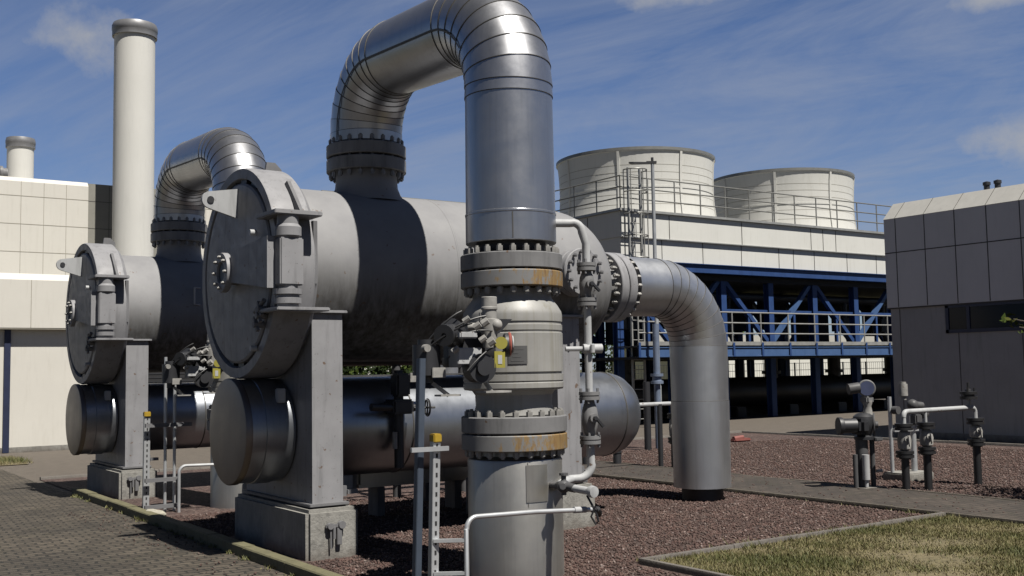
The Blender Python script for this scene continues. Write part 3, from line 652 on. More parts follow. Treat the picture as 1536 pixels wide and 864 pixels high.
for z in (.50, .26, .02): mb.bar((4.10, 7.0, z), (4.31, GY, z), .03, .025)
each(mb, 'rung', 'steel', g)
# fixture on the plinth face
def plinth_clamp(x, y, z, label):
    t = thing('earthing_clamp', (x, y, z), label, 'earthing clamp', 'earthing clamps on the plinths')
    mb = MB(); mb.bbox((x-.10, y-.03, z), (x+.09, y, z+.035), .006); mb.cyl((x-.06, y-.05, z+.02), (x-.06, y, z+.02), .03, n=12); mb.cyl((x+.06, y-.05, z+.025), (x+.06, y, z+.025), .036, n=12); mb.build('rail', 'greydark', t)
    mb = MB(); mb.cyl((x-.02, y-.035, z+.01), (x-.02, y-.035, z-.10), .016, n=8); mb.bbox((x+.01, y-.04, z-.16), (x+.06, y-.005, z), .005); mb.cyl((x-.055, y-.03, z), (x-.05, y-.03, z-.19), .009, n=6); each(mb, 'strap', 'boltdark', t)
    return t
plinth_clamp(4.48, 9.495, .29, 'small steel earthing clamp on the nearest concrete plinth')
plinth_clamp(4.40, 15.995, .27, 'small dark earthing clamp on the farther concrete plinth')
# stand by the farther plinth
t = thing('cable_channel', (4.05, 14.2, 0), 'galvanised channel stand with yellow cap beside the farther plinth', 'cable channel', 'yellow capped channels')
channel(t, 4.06, 14.2, 1.24, .01, .07)
t = thing('conduit_stand', (4.25, 14.1, 0), 'pair of thin upright conduits with cross rungs beside the yellow capped stand', 'conduit')
mb = MB(); mb.tube([(4.30, 14.2, -.05), (4.30, 14.2, 2.0)], .02, 10); mb.tube([(4.42, 14.2, -.05), (4.42, 14.2, 1.72)], .02, 10); each(mb, 'pipe', 'steel', t)
mb = MB(); mb.tube([(4.42, 14.0, -.05), (4.42, 14.0, .50)]+arc((4.51, 14.0, .50), (-1, 0, 0), (0, 0, 1), .09, 0, 90, 6)+[(5.1, 14.0, .575)], .02, 10); mb.build('bent_pipe', 'steel', t)
mb = MB()
for z, x1 in ((1.12, 4.62), (.42, 4.45), (.08, 4.45)): mb.bar((4.02, 14.12, z), (x1, 14.12, z), .04, .05)
each(mb, 'rung', 'greydark', t)
# drain line and small valve under the near vessel
t = thing('drain_pipe', (7, 12.0, 0), 'low dark drain pipe with pale end plate on supports under the nearest vessel', 'pipe')
mb = MB(); mb.bbox((5.86, 11.8, .36), (8.6, 12.1, .64), .05); mb.build('pipe', 'cladb', t)
mb = MB(); mb.bbox((5.80, 11.78, .34), (5.855, 12.12, .66), .008); mb.build('end_plate', 'grey', t)
mb = MB()
for x in (6.2, 7.3, 8.3): mb.bbox((x-.05, 11.82, -.05), (x+.05, 12.08, .36), .005)
each(mb, 'support', 'greydark', t)
t = thing('hand_valve', (5.9, 9.8, 0), 'small dark valve with handwheel in front of the nearest drum', 'valve')
mb = MB(); mb.cyl((5.80, 9.86, .75), (5.80, 9.86, 1.75), .05, n=16); mb.bbox((5.68, 9.74, 1.30), (5.92, 9.98, 1.45), .02); mb.cyl((5.45, 9.8, 1.38), (5.95, 9.8, 1.36), .04, n=14); mb.bbox((5.72, 9.74, 1.48), (5.88, 9.9, 1.72), .02); mb.build('body', 'dark', t)
mb = MB(); mb.torus((6.06, 9.72, 1.36), (1, -.2, 0), .085, .011, 24, 6); mb.cyl((5.92, 9.75, 1.36), (6.14, 9.70, 1.36), .012, n=8); mb.bar((6.06, 9.72, 1.28), (6.06, 9.72, 1.44), .012, .012); mb.bar((6.06, 9.64, 1.36), (6.06, 9.80, 1.36), .012, .012); mb.build('handwheel', 'black', t)
mb = MB(); mb.cyl((5.72, 9.80, .95), (5.72, 9.80, 1.12), .025, n=10); mb.bbox((5.9, 9.8, 1.62), (6.15, 9.83, 1.72), .006); each(mb, 'fitting', 'bolt', t)
t.location = (t.location.x-.42, t.location.y, t.location.z+.02)
# cable tray and pipework in the shade behind the nearest drum
t = thing('cable_tray', (7.2, 12.8, 0), 'dark cable tray on posts in the shade behind the nearest drum', 'cable tray')
mb = MB()
for y in (12.6, 13.0): mb.box((5.3, y-.015, 1.58), (9.4, y+.015, 1.72))
for k in range(17): mb.box((5.35+.25*k, 12.616, 1.60), (5.39+.25*k, 12.984, 1.63))
for x in (5.325, 9.355): mb.box((x, 12.616, 1.60), (x+.02, 12.984, 1.70))
mb.build('tray', 'darkgrey', t, smooth=False)
for x in (5.6, 7.4, 9.2):
    mb = MB(); mb.box((x-.04, 12.76, -.1), (x+.04, 12.84, 1.595)); mb.build('post', 'darkgrey', t, smooth=False)
t = thing('header_pipe', (7.4, 13.3, 0), 'dark horizontal pipe with flanged branches behind the cable tray under the vessels', 'pipe')
mb = MB(); mb.cyl((6.0, 13.45, 1.95), (9.6, 13.45, 1.95), .11, n=18)
mb.build('pipe', 'dark', t)
for x in (6.4, 7.3, 8.4):
    mb = MB(); mb.cyl((x, 13.45, .0), (x, 13.45, 1.9), .06, n=14); mb.lathe([(.05, 1.1), (.12, 1.1), (.12, 1.15), (.10, 1.155), (.10, 1.17), (.12, 1.175), (.12, 1.22), (.05, 1.22)], (x, 13.45, 0), (0, 0, 1), 18); mb.build('branch', 'darkgrey', t)
# white stone at the kerb
rock = MB(); rng = random.Random(3)
for c, s_ in (((3.98, 13.62, .05), .10), ((3.90, 13.55, .03), .07), ((4.07, 13.6, .04), .06)):
    bm = bmesh.new(); bmesh.ops.create_icosphere(bm, subdivisions=2, radius=s_)
    for v_ in bm.verts: v_.co = Vector((v_.co.x*1.2, v_.co.y, v_.co.z*.7))*(1+rng.uniform(-.16, .16))+Vector(c)
    bm.verts.index_update(); rock.add([v_.co[:] for v_ in bm.verts], [[q.index for q in f.verts] for f in bm.faces]); bm.free()
tag(rock.build('stone_heap', 'stonepale', None), 'small pale stones lying on the kerb end beside the farther plinth', 'stones')

# ------------------------------------------------------------------ right-hand fittings in the gravel
def standpipe(par, x, y, zb, zt, r=.052, vz=None, vr=.12, name='standpipe'):
    mb = MB(); mb.cyl((x, y, -.08), (x, y, zb), r, n=18); mb.cyl((x, y, zb-.02), (x, y, zb+.02), r*1.5, n=18)
    sp = mb.build(name, 'black', par)
    mb = MB()
    for z in (zb, zt-.10):
        mb.lathe([(.04, z), (vr, z), (vr, z+.035), (vr*.82, z+.037), (vr*.82, z+.05), (vr, z+.052), (vr, z+.09), (.04, z+.09)], (x, y, 0), (0, 0, 1), 22)
    vv = each(mb, 'flange', 'black', sp)
    mb = MB(); mb.lathe([(.04, zb+.09), (vr*.7, zb+.12), (vr*.78, (zb+zt)/2), (vr*.6, zt-.13), (.04, zt-.10)], (x, y, 0), (0, 0, 1), 20); mb.cyl((x, y, (zb+zt)/2), (x-.05, y-.09, (zb+zt)/2+.02), .04, n=14); mb.bar((x-.06, y-.11, (zb+zt)/2+.06), (x-.05, y-.12, (zb+zt)/2-.08), .02, .02); mb.build('valve', 'bolt', sp)
    return sp
t = thing('sampling_manifold', (13.4, 9.1, 0), 'pale horizontal pipe joining three black standpipes in the gravel at right', 'manifold')
standpipe(t, 12.80, 9.15, .47, .94); standpipe(t, 13.24, 9.11, .50, .94, .055); standpipe(t, 14.30, 9.03, .56, .96, .055)
mb = MB(); mb.tube([(12.80, 9.15, .92), (12.80, 9.15, 1.02)]+arc((12.87, 9.145, 1.02), (-1, 0, 0), (0, 0, 1), .07, 0, 90, 6)+[(13.5, 9.09, 1.095), (14.22, 9.035, 1.10)]+arc((14.23, 9.03, 1.03), (0, 0, 1), (1, 0, 0), .07, 0, 90, 6)+[(14.30, 9.03, .94)], .034, 12)
mb.cyl((13.24, 9.11, .93), (13.24, 9.11, 1.09), .022, n=10); mb.cyl((14.18, 9.04, 1.1), (14.18, 9.04, 1.24), .028, n=10); mb.build('pipe', 'white', t)
mb = MB(); mb.lathe([(.03, 1.22), (.12, 1.22), (.12, 1.26), (.08, 1.262), (.08, 1.29), (.12, 1.292), (.12, 1.33), (.05, 1.335), (.045, 1.36), (.02, 1.37), (.018, 1.46), (0, 1.46)], (14.18, 9.04, 0), (0, 0, 1), 20); mb.cyl((14.1, 9.0, 1.3), (14.1, 9.0, 1.39), .015, n=8); mb.cyl((14.26, 9.0, 1.3), (14.26, 9.0, 1.38), .015, n=8); mb.build('blind_flange', 'black', t)
t = thing('transmitter_stand', (14.0, 10.1, 0), 'slim grey post with stacked instrument heads behind the black standpipes', 'instrument')
mb = MB(); mb.cyl((13.95, 10.2, 0), (13.95, 10.2, 1.25), .03, n=12); mb.cyl((14.35, 10.1, 0), (14.35, 10.1, .95), .045, n=12); mb.bar((13.95, 10.15, .75), (14.4, 10.05, .75), .05, .05); each(mb, 'post', 'steel', t)
mb = MB(); mb.cyl((14.15, 10.1, 1.26), (14.15, 10.1, 1.44), .07, n=18); mb.cyl((14.15, 10.1, 1.2), (14.15, 10.1, 1.26), .045, n=14); mb.cyl((14.15, 10.1, 1.44), (14.15, 10.1, 1.47), .05, n=14); mb.build('sensor_head', 'bolt', t)
mb = MB(); mb.ball((14.3, 10.05, 1.12), .085); mb.cyl((14.3, 10.05, 1.12), (14.46, 10.0, 1.10), .06, n=14); mb.ball((14.50, 10.0, .98), .075); mb.bbox((14.28, 9.98, .82), (14.44, 10.1, .98), .02); mb.cyl((13.95, 10.14, 1.05), (13.95, 10.05, 1.05), .06, n=14); each(mb, 'transmitter', 'darkgrey', t)
mb = MB(); mb.bbox((13.9, 9.9, -.1), (14.55, 10.35, .12), .02); mb.build('footing', 'concrete', t)
t = thing('actuated_valve', (12.6, 9.7, 0), 'dark actuated valve with round blue gauge head on twin legs in the gravel', 'valve')
vx, vy = 12.62, 9.70
mb = MB(); mb.bbox((vx-.22, vy-.2, -.1), (vx+.24, vy+.2, .05), .02); mb.build('footing', 'concrete', t)
mb = MB(); mb.cyl((vx-.02, vy, 0), (vx-.02, vy, .74), .085, n=20); mb.cyl((vx+.13, vy-.06, 0), (vx+.13, vy-.06, .74), .035, n=14); mb.cyl((vx-.17, vy, 0), (vx-.17, vy, .5), .035, n=14); each(mb, 'leg', 'darkgrey', t)
mb = MB(); mb.cyl((vx-.10, vy-.12, .16), (vx-.10, vy-.12, .50), .05, n=16); mb.cyl((vx-.10, vy-.12, .06), (vx-.10, vy-.12, .16), .025, n=10); mb.cyl((vx+.16, vy-.1, .26), (vx+.25, vy-.12, .26), .022, n=10); mb.build('filter_bottle', 'white', t)
mb = MB(); mb.lathe([(.05, .70), (.14, .70), (.14, .74), (.10, .76), (.14, .84), (.16, .92), (.14, 1.02), (.09, 1.06), (.05, 1.07)], (vx+.02, vy-.02, 0), (0, 0, 1), 24); mb.bbox((vx-.20, vy-.16, .78), (vx, vy+.1, 1.0), .05); mb.cyl((vx-.18, vy-.04, .90), (vx-.38, vy+.08, .90), .10, n=20); mb.lathe([(0, 0), (.115, 0), (.12, .02), (.12, .06), (0, .06)], (vx-.34, vy+.06, .90), (-.85, .5, 0), 20); mb.build('actuator', 'dark', t)
mb = MB(); mb.torus((vx+.14, vy-.10, .90), (.6, -.8, 0), .15, .014, 28, 6); mb.cyl((vx+.05, vy-.02, .9), (vx+.17, vy-.14, .9), .05, n=14); mb.bbox((vx+.04, vy-.20, .68), (vx+.2, vy-.06, .73), .01); mb.build('handwheel', 'darkgrey', t)
mb = MB(); mb.lathe([(.07, 1.04), (.06, 1.10), (.05, 1.16), (.065, 1.2), (.065, 1.24)], (vx+.08, vy-.05, 0), (0, 0, 1), 18); mb.build('stem', 'bolt', t)
mb = MB(); mb.bbox((vx+.01, vy-.11, 1.2), (vx+.16, vy+.03, 1.30), .02); mb.lathe([(0, -.06), (.11, -.06), (.12, -.045), (.12, .045), (.11, .055), (0, .055)], (vx+.09, vy-.04, 1.41), (-.75, -.66, 0), 28); gh = mb.build('gauge_head', 'flangeclean', t)
mb = MB(); mb.lathe([(0, 0), (.10, 0)], (vx+.09-.0475, vy-.04-.0415, 1.41), (-.75, -.66, 0), 28); mb.build('dial', 'dialblue', gh)
mb = MB(); mb.cyl((vx+.0, vy+.02, 1.42), (vx-.13, vy+.1, 1.40), .075, n=18); mb.build('hood', 'darkgrey', t)
# small standpipes behind the elbow
t = thing('standpipe_pair', (12.7, 14, 0), 'thin pale pipe on dark standpipes between the drum end and the clad elbow', 'manifold')
mb = MB(); mb.tube([(11.9, 14.0, 1.12), (13.0, 14.0, 1.12)]+arc((13.0, 14.0, 1.05), (0, 0, 1), (1, 0, 0), .07, 0, 90, 5)+[(13.07, 14.0, .95)], .036, 10); mb.build('pipe', 'white', t)
standpipe(t, 13.07, 14.0, .44, .96, .05, vr=.10)
mb = MB(); mb.cyl((12.75, 13.99, 0), (12.75, 13.99, 1.12), .045, n=12); mb.build('standpipe', 'dark', t)
t = thing('vent_standpipe', (15.4, 17.3, 0), 'tall dark standpipe with upright bluish pipe beside the clad elbow', 'standpipe')
mb = MB(); mb.cyl((15.5, 17.4, 0), (15.5, 17.4, 1.45), .075, n=16); mb.build('pipe', 'dark', t)
mb = MB(); mb.cyl((15.9, 17.5, 0), (15.9, 17.5, 2.7), .07, n=16); mb.lathe([(.06, 1.4), (.14, 1.4), (.14, 1.46), (.1, 1.47), (.1, 1.55), (.14, 1.56), (.14, 1.62), (.06, 1.62)], (15.9, 17.5, 0), (0, 0, 1), 18); mb.build('pipe', 'steelblue', t)
for i, (x, y, h) in enumerate(((12.62, 15.0, .42), (12.15, 15.3, .40))):
    mb = MB(); mb.lathe([(0, -.05), (.075, -.05), (.075, h-.03), (.065, h), (0, h)], (x, y, 0), (0, 0, 1), 16); mb.lathe([(.07, h*.55), (.085, h*.56), (.085, h*.64), (.07, h*.65)], (x, y, 0), (0, 0, 1), 16)
    tag(mb.build('short_post', 'dark', None), ['short dark post in the gravel just right of the drum end', 'short dark post in the gravel half behind the drum end'][i], 'post', 'short dark posts')
mb = MB(); mb.bbox((18.4, 17.65, 0), (18.95, 17.85, .08), .03); mb.cyl((18.45, 17.75, .08), (18.75, 17.75, .10), .05, n=14)
tag(mb.build('hydrant_cover', 'redfade', None), 'small faded red cover lying in the gravel right of the clad elbow', 'cover')
# ------------------------------------------------------------------ ground
def sheet(name, x0, y0, x1, y1, z, mat):
    mb = MB().add([(x0, y0, z), (x1, y0, z), (x1, y1, z), (x0, y1, z)], [(0, 1, 2, 3)]); return struct(name, mb, mat, recalc=False, smooth=False)
sheet('ground', -900, -900, 1600, 1800, -.02, 'field')
sheet('meadow', 5, 36, 300, 200, -.012, 'meadow')
sheet('road', -80, -60, 60, 36, -.012, 'road')
sheet('paved_yard', -30, -10, 3.82, 23.2, -.004, 'pavers')
sheet('gravel_bed', 3.95, -8, 21.2, 20.1, 0, 'gravel')
sheet('path', 11.12, -8, 12.66, 20.1, .045, 'path')
def kerb(p, q, w, h, mat='kerb', par=None):
    mb = MB(); p, q = Vector(p), Vector(q); L = (q-p).length; n = max(1, int(L/1.0)); d = (q-p)/n
    for i in range(n):
        a = p+d*i+d.normalized()*.004; b = p+d*(i+1)-d.normalized()*.004; s_ = d.cross(Vector((0, 0, 1))).normalized()*w/2; hh = h+random.uniform(-.006, .006)
        lo = [a-s_, b-s_, b+s_, a+s_]; vs = [v-Vector((0, 0, .1)) for v in lo]+[v+Vector((0, 0, hh-.012)) for v in lo]+[(a-s_*.86)+Vector((0, 0, hh)), (b-s_*.86)+Vector((0, 0, hh)), (b+s_*.86)+Vector((0, 0, hh)), (a+s_*.86)+Vector((0, 0, hh))]
        mb.add(vs, [(0,1,5,4),(1,2,6,5),(2,3,7,6),(3,0,4,7),(4,5,9,8),(5,6,10,9),(6,7,11,10),(7,4,8,11),(8,9,10,11)])
    return mb
mb = kerb((3.885, -6, 0), (3.885, 17.2, 0), .13, .10); struct('kerb', mb, 'kerb')
mb = kerb((11.09, -8, 0), (11.09, 20.1, 0), .06, .055); mb2 = kerb((12.69, -8, 0), (12.69, 20.1, 0), .06, .05); mb.add(mb2.v, mb2.f); struct('path_edging', mb, 'edging')
mb = kerb((6.49, -8, 0), (6.49, 7.43, 0), .055, .05); mb2 = kerb((6.52, 7.43, 0), (11.06, 7.43, 0), .055, .05); mb.add(mb2.v, mb2.f); struct('lawn_edging', mb, 'kerbpale')
mb = kerb((21.25, -8, 0), (21.25, 20.1, 0), .10, .05); mb2 = kerb((3.95, 20.15, 0), (21.2, 20.15, 0), .10, .05); mb.add(mb2.v, mb2.f); struct('gravel_edging', mb, 'kerbpale')
sheet('lawn', 6.52, -8, 11.06, 7.40, .012, 'soil')
sheet('verge', -8, 24.0, 4.5, 26.4, .004, 'soil')

def scatter_mesh(name, V, F, mats, mi, kind='stuff', smooth=False):
    me = bpy.data.meshes.new(name); V = np.asarray(V, 'f'); F = np.asarray(F, 'i'); k = F.shape[1]
    me.vertices.add(len(V)); me.vertices.foreach_set('co', V.ravel()); me.loops.add(F.size); me.loops.foreach_set('vertex_index', F.ravel())
    me.polygons.add(len(F)); me.polygons.foreach_set('loop_start', np.arange(0, F.size, k, dtype='i')); me.polygons.foreach_set('loop_total', np.full(len(F), k, 'i'))
    for x in mats: me.materials.append(M[x])
    me.polygons.foreach_set('material_index', np.asarray(mi, 'i')); me.update(); me.validate()
    ob = bpy.data.objects.new(name, me); COL.objects.link(ob)
    if kind: ob['kind'] = kind
    return ob
rg = np.random.RandomState(5)
def grass_blades(name, x0, y0, x1, y1, n, hmin, hmax, seed):
    g = np.random.RandomState(seed); x = g.uniform(x0, x1, n); y = g.uniform(y0, y1, n)
    patch = np.sin(x*2.1+np.sin(y*1.7)*1.3)+np.sin(y*2.9+1.7*np.sin(x*1.1))+.8*np.sin(x*5.3+y*3.7)
    keep = (patch+g.normal(0, .9, n)) > -1.2; x, y, patch = x[keep], y[keep], patch[keep]; n = len(x)
    h = g.uniform(hmin, hmax, n)*(1+.25*np.clip(patch, -1, 2)); a = g.uniform(0, 2*PI, n); w = g.uniform(.003, .007, n); ln = g.uniform(.1, .9, n)*h; b = g.uniform(0, 2*PI, n)
    P = np.stack([x, y, np.full(n, .01)], 1); dx = np.stack([np.cos(a)*w, np.sin(a)*w, np.zeros(n)], 1); tip = P+np.stack([np.cos(b)*ln, np.sin(b)*ln, h], 1)
    V = np.stack([P-dx, P+dx, tip], 1).reshape(-1, 3); F = np.arange(3*n).reshape(-1, 3)
    q = patch+g.normal(0, .8, n); mi = np.where(q > 1.25, 0, np.where(q > .15, 2, 1))
    scatter_mesh(name, V, F, ['blade1', 'blade2', 'blade3'], mi)
grass_blades('grass', 6.55, 3.2, 11.04, 7.38, 120000, .010, .032, 1)
grass_blades('grass', 6.5, 7.3, 11.0, 7.52, 1500, .015, .045, 2)
grass_blades('grass', -2, 24.0, 4.6, 26.4, 14000, .03, .09, 3)
# weeds growing along kerb and path edges
def tufts(name, pts, seed):
    g = np.random.RandomState(seed); V = []; 
    for (x, y, r_, h, n) in pts:
        for k in range(n):
            px, py = x+g.normal(0, r_), y+g.normal(0, r_); a = g.uniform(0, 2*PI); b = g.uniform(0, 2*PI); hh = h*g.uniform(.4, 1.1); w = .006
            V += [(px-math.cos(a)*w, py-math.sin(a)*w, .005), (px+math.cos(a)*w, py+math.sin(a)*w, .005), (px+math.cos(b)*hh*.7, py+math.sin(b)*hh*.7, hh)]
    V = np.array(V); F = np.arange(len(V)).reshape(-1, 3); scatter_mesh(name, V, F, ['blade1', 'blade3'], g.randint(0, 2, len(F)))
g_ = np.random.RandomState(8)
tufts('weeds', [(3.80+g_.uniform(-.03, .05), g_.uniform(8, 17), .03, .05, 25) for _ in range(30)]+[(g_.uniform(6.6, 10.9), 7.42, .06, .07, 30) for _ in range(16)]+[(11.08+g_.uniform(-.05, .05), g_.uniform(6, 9), .05, .06, 30) for _ in range(8)]+[(7.8, 7.3, .12, .09, 120), (10.9, 7.35, .1, .08, 90)], 4)
tufts('weeds', [(g_.uniform(6.7, 10.9), g_.uniform(5.0, 7.35), g_.uniform(.05, .14), .05, g_.randint(60, 190)) for _ in range(46)]+[(11.09, g_.uniform(6.5, 13), .02, .04, 14) for _ in range(30)], 14)
# loose stones over the near part of the gravel bed
octv = np.array([(1, 0, 0), (-1, 0, 0), (0, 1, 0), (0, -1, 0), (0, 0, 1), (0, 0, -1)], float)
octf = np.array([(0, 2, 4), (2, 1, 4), (1, 3, 4), (3, 0, 4), (2, 0, 5), (1, 2, 5), (3, 1, 5), (0, 3, 5)])
def stones(name, n, x0, y0, x1, y1, smin, smax, seed, excl):
    g = np.random.RandomState(seed); x = g.uniform(x0, x1, n); y = g.uniform(y0, y1, n); keep = np.ones(n, bool)
    for (a, b, c, d) in excl: keep &= ~((x > a) & (x < c) & (y > b) & (y < d))
    x, y = x[keep], y[keep]; n = len(x); s = g.uniform(smin, smax, n)
    V = octv[None]*(1+g.uniform(-.35, .35, (n, 6, 1))); V = V*np.stack([s, s*g.uniform(.6, 1.1, n), s*g.uniform(.45, .8, n)], 1)[:, None]
    t = g.uniform(0, 2*PI, n); c, s_ = np.cos(t), np.sin(t); X = V[..., 0]*c[:, None]-V[..., 1]*s_[:, None]; Y = V[..., 0]*s_[:, None]+V[..., 1]*c[:, None]
    tl = g.uniform(-.5, .5, n); Z = V[..., 2]+X*tl[:, None]
    W = np.stack([X+x[:, None], Y+y[:, None], Z+.006], -1).reshape(-1, 3); F = (octf[None]+6*np.arange(n)[:, None, None]).reshape(-1, 3)
    mi = np.repeat(g.choice(3, n, p=[.62, .33, .05]), 8); scatter_mesh(name, W, F, ['pebA', 'pebB', 'pebC'], mi)
ex = [(6.4, 3, 11.1, 7.48), (11.05, 3, 12.7, 20), (4.15, 9.45, 4.8, 11.5), (7.1, 9.45, 7.75, 11.5)]
stones('gravel_stones', 52000, 3.98, 6.8, 11.05, 13.6, .010, .022, 11, ex)
stones('gravel_stones', 26000, 12.72, 7.5, 20.5, 17.5, .014, .026, 12, ex)

stones('gravel_stones', 330, 11.12, 6.0, 12.66, 16, .008, .02, 13, [])
bpy.data.objects['gravel_stones.002'].location.z = .042
stones('gravel_stones', 260, 3.2, 8, 3.95, 15, .007, .016, 14, [])
# ------------------------------------------------------------------ left building (compressor hall)
lb = thing('industrial_hall', (3, 28, 0), 'large beige panelled hall with overhanging fascia at the left edge', 'building')
def hseams(mb, x0, x1, y, zs, w=.018, pr=.004):
    for z in zs: mb.box((x0, y-pr, z-w/2), (x1, y, z+w/2))
def vseams(mb, xs, y, z0, z1, w=.018, pr=.004):
    for x in xs: mb.box((x-w/2, y-pr, z0), (x+w/2, y, z1))
mb = MB(); mb.box((-.6, 28.1, -.2), (10.8, 40, 2.96)); mb.mat(1); vseams(mb, [4.74+2.75*k for k in range(-1, 3) if k], 28.1, 0, 2.95, .02)
mb.mat(2).box((-.6, 28.09, -.1), (10.8, 28.1, .12)); mb.build('wall', ['beige', 'joint', 'concrete'], lb, smooth=False)
mb = MB(); mb.box((4.66, 28.05, 0), (4.80, 28.099, 2.95)); mb.build('door_strip', 'navy', lb, smooth=False)
mb = MB(); mb.box((7.7, 28.06, .02), (10.7, 28.098, 2.7)); mb.mat(1)
for k in range(26): mb.box((7.75, 28.05, .1+.1*k), (10.65, 28.058, .13+.1*k))
mb.build('louvre_gate', ['shade', 'dark'], lb, smooth=False)
mb = MB(); mb.poly([(-.6, 28.1, 2.965), (-.6, 27.85, 2.965), (-.6, 27.85, 4.12), (-.6, 27.99, 4.28), (-.6, 28.1, 4.28)], (11.4, 0, 0)); mb.mat(1); vseams(mb, [5.20+1.03*k for k in range(-5, 6)], 27.85, 2.97, 4.12, .014, .003); mb.box((-.6, 27.86, 2.93), (10.8, 28.09, 2.964)); mb.build('fascia', ['beige', 'jointsoft'], lb, smooth=False)
mb = MB(); mb.box((-.6, 28.105, 4.1), (10.8, 34, 4.25)); mb.build('annex_roof', 'greywall', lb, smooth=False)
YU = 30.2
mb = MB(); mb.poly([(-.6, YU, 4.26), (-.6, YU, 6.90), (-.6, YU+.12, 7.02), (-.6, 42, 7.02), (-.6, 42, 4.26)], (7.63, 0, 0)); mb.mat(1); hseams(mb, -.6, 7.03, YU, [5.05, 5.78, 6.52], .016); vseams(mb, [7.03-.56*k for k in range(1, 14)], YU, 4.27, 6.9, .012, .003); mb.build('upper_wall', ['beige', 'jointsoft'], lb, smooth=False)
mb = MB(); mb.box((7.034, YU+.1, 4.26), (9.6, 41, 7.0)); mb.mat(1); hseams(mb, 7.04, 9.6, YU+.1, [5.05, 5.78, 6.52], .016); vseams(mb, [7.04+.56*k for k in range(1, 5)], YU+.1, 4.27, 6.98, .014); mb.build('grey_wall', ['greywall', 'joint'], lb, smooth=False)
mb = MB(); mb.box((9.604, YU, 4.26), (10.8, 41, 6.9)); mb.mat(1); hseams(mb, 9.61, 10.8, YU, [5.05, 5.78, 6.52], .016); vseams(mb, [9.7+.56*k for k in range(1, 2)], YU, 4.27, 6.9, .012, .003); mb.build('upper_wall', ['beige', 'jointsoft'], lb, smooth=False)
mb = MB(); mb.cyl((3.2, 32.6, 7.5), (5.4, 32.6, 7.5), .15, n=18); mb.lathe([(.15, 0), (.2, 0), (.2, .08), (.15, .08)], (5.2, 32.6, 7.5), (1, 0, 0), 18); mb.box((4.2, 32.5, 7.02), (4.35, 32.7, 7.4)); mb.build('roof_pipe', 'flangeclean', lb)
def chimney(x, y, z0, z1, r, cap, label):
    t = thing('exhaust_stack', (x, y, z0), label, 'chimney', 'exhaust stacks of the hall')
    mb = MB(); mb.lathe([(r, z0), (r, z1), (r*.9, z1), (r*.88, z1-.6)], (x, y, 0), (0, 0, 1), 44)
    mb.build('shaft', 'stack', t)
    mb = MB(); mb.lathe([(r*.98, z1-cap+.02), (r*1.10, z1-cap), (r*1.10, z1-cap*.55), (r*1.12, z1-cap*.5), (r*1.12, z1-.05), (r*1.06, z1+.03), (r*.8, z1+.035), (r*.8, z1-.4)], (x, y, 0), (0, 0, 1), 44)
    mb.build('cap', 'stackcap', t)
chimney(7.92, 29.1, 4.25, 11.18, .525, .33, 'tall off white chimney with dark grey cap at the upper left')
chimney(5.88, 33.4, 7.02, 8.66, .36, .26, 'short off white chimney with grey cap on the hall roof at the far left')

# ------------------------------------------------------------------ right building (control building)
rb = thing('control_building', (22.3, 9, 0), 'grey flat-roofed building with pale sloping parapet at the right edge', 'building')
XB, Y1, Y0 = 22.3, 16.25, -14
mb = MB(); mb.box((XB+.06, Y0, -.2), (40, Y1-.05, 3.10)); mb.mat(1)
for y in (15.95, 14.42, 12.9, 11.4): mb.box((XB+.056, y-.01, 0), (XB+.06, y+.01, 3.05 if y > 14.8 else 2.42))
mb.mat(2).box((XB+.03, Y0, -.05), (XB+.06, Y1-.05, .14)); mb.build('wall', ['wallgrey', 'joint', 'concrete'], rb, smooth=False)
mb = MB(); mb.box((XB, Y0, 3.09), (40, Y1, 5.24)); mb.mat(1)
for k in range(36):
    y = 15.93-.785*k; mb.box((XB-.004, y-.011, 3.10), (XB, y+.011, 5.23))
mb.box((XB-.005, Y0, 4.40), (XB, Y1, 4.425)); mb.box((XB+.002, Y0, 3.06), (XB+.058, Y1-.002, 3.088)); mb.build('cladding', ['panelgrey', 'joint'], rb, smooth=False)
mb = MB(); mb.poly([(XB-.01, Y0, 5.243), (XB+.42, Y0, 5.66), (40, Y0, 5.66), (40, Y0, 5.243)], (0, Y1+.01-Y0, 0)); mb.mat(1)
for k in range(36):
    y = 15.93-.785*k; mb.bar((XB-.012, y, 5.247), (XB+.418, y, 5.664), .012, .006, (0, 1, 0))
mb.build('parapet', ['parapet', 'joint'], rb, smooth=False)
wn = MB(); wn.box((XB+.02, Y0, 2.42), (XB+.058, 14.72, 2.50)); wn.box((XB+.02, Y0, 3.0), (XB+.058, 14.72, 3.055)); wn.box((XB+.02, 14.64, 2.42), (XB+.058, 14.72, 3.055))
for k in range(10): y = 14.15-2.2*k; wn.box((XB+.022, y-.04, 2.50), (XB+.058, y+.04, 3.0))
w_ = wn.build('window', 'navy', rb, smooth=False)
mb = MB(); mb.box((XB+.045, Y0, 2.50), (XB+.056, 14.64, 3.0)); mb.build('pane', 'glass', w_, smooth=False)
for y in (14.55, 14.27):
    mb = MB(); mb.cyl((24, y, 5.66), (24, y, 6.02), .07, n=16); mb.lathe([(.07, 5.98), (.09, 5.98), (.09, 6.05), (0, 6.08)], (24, y, 0), (0, 0, 1), 16); mb.build('roof_vent', 'dark', rb)

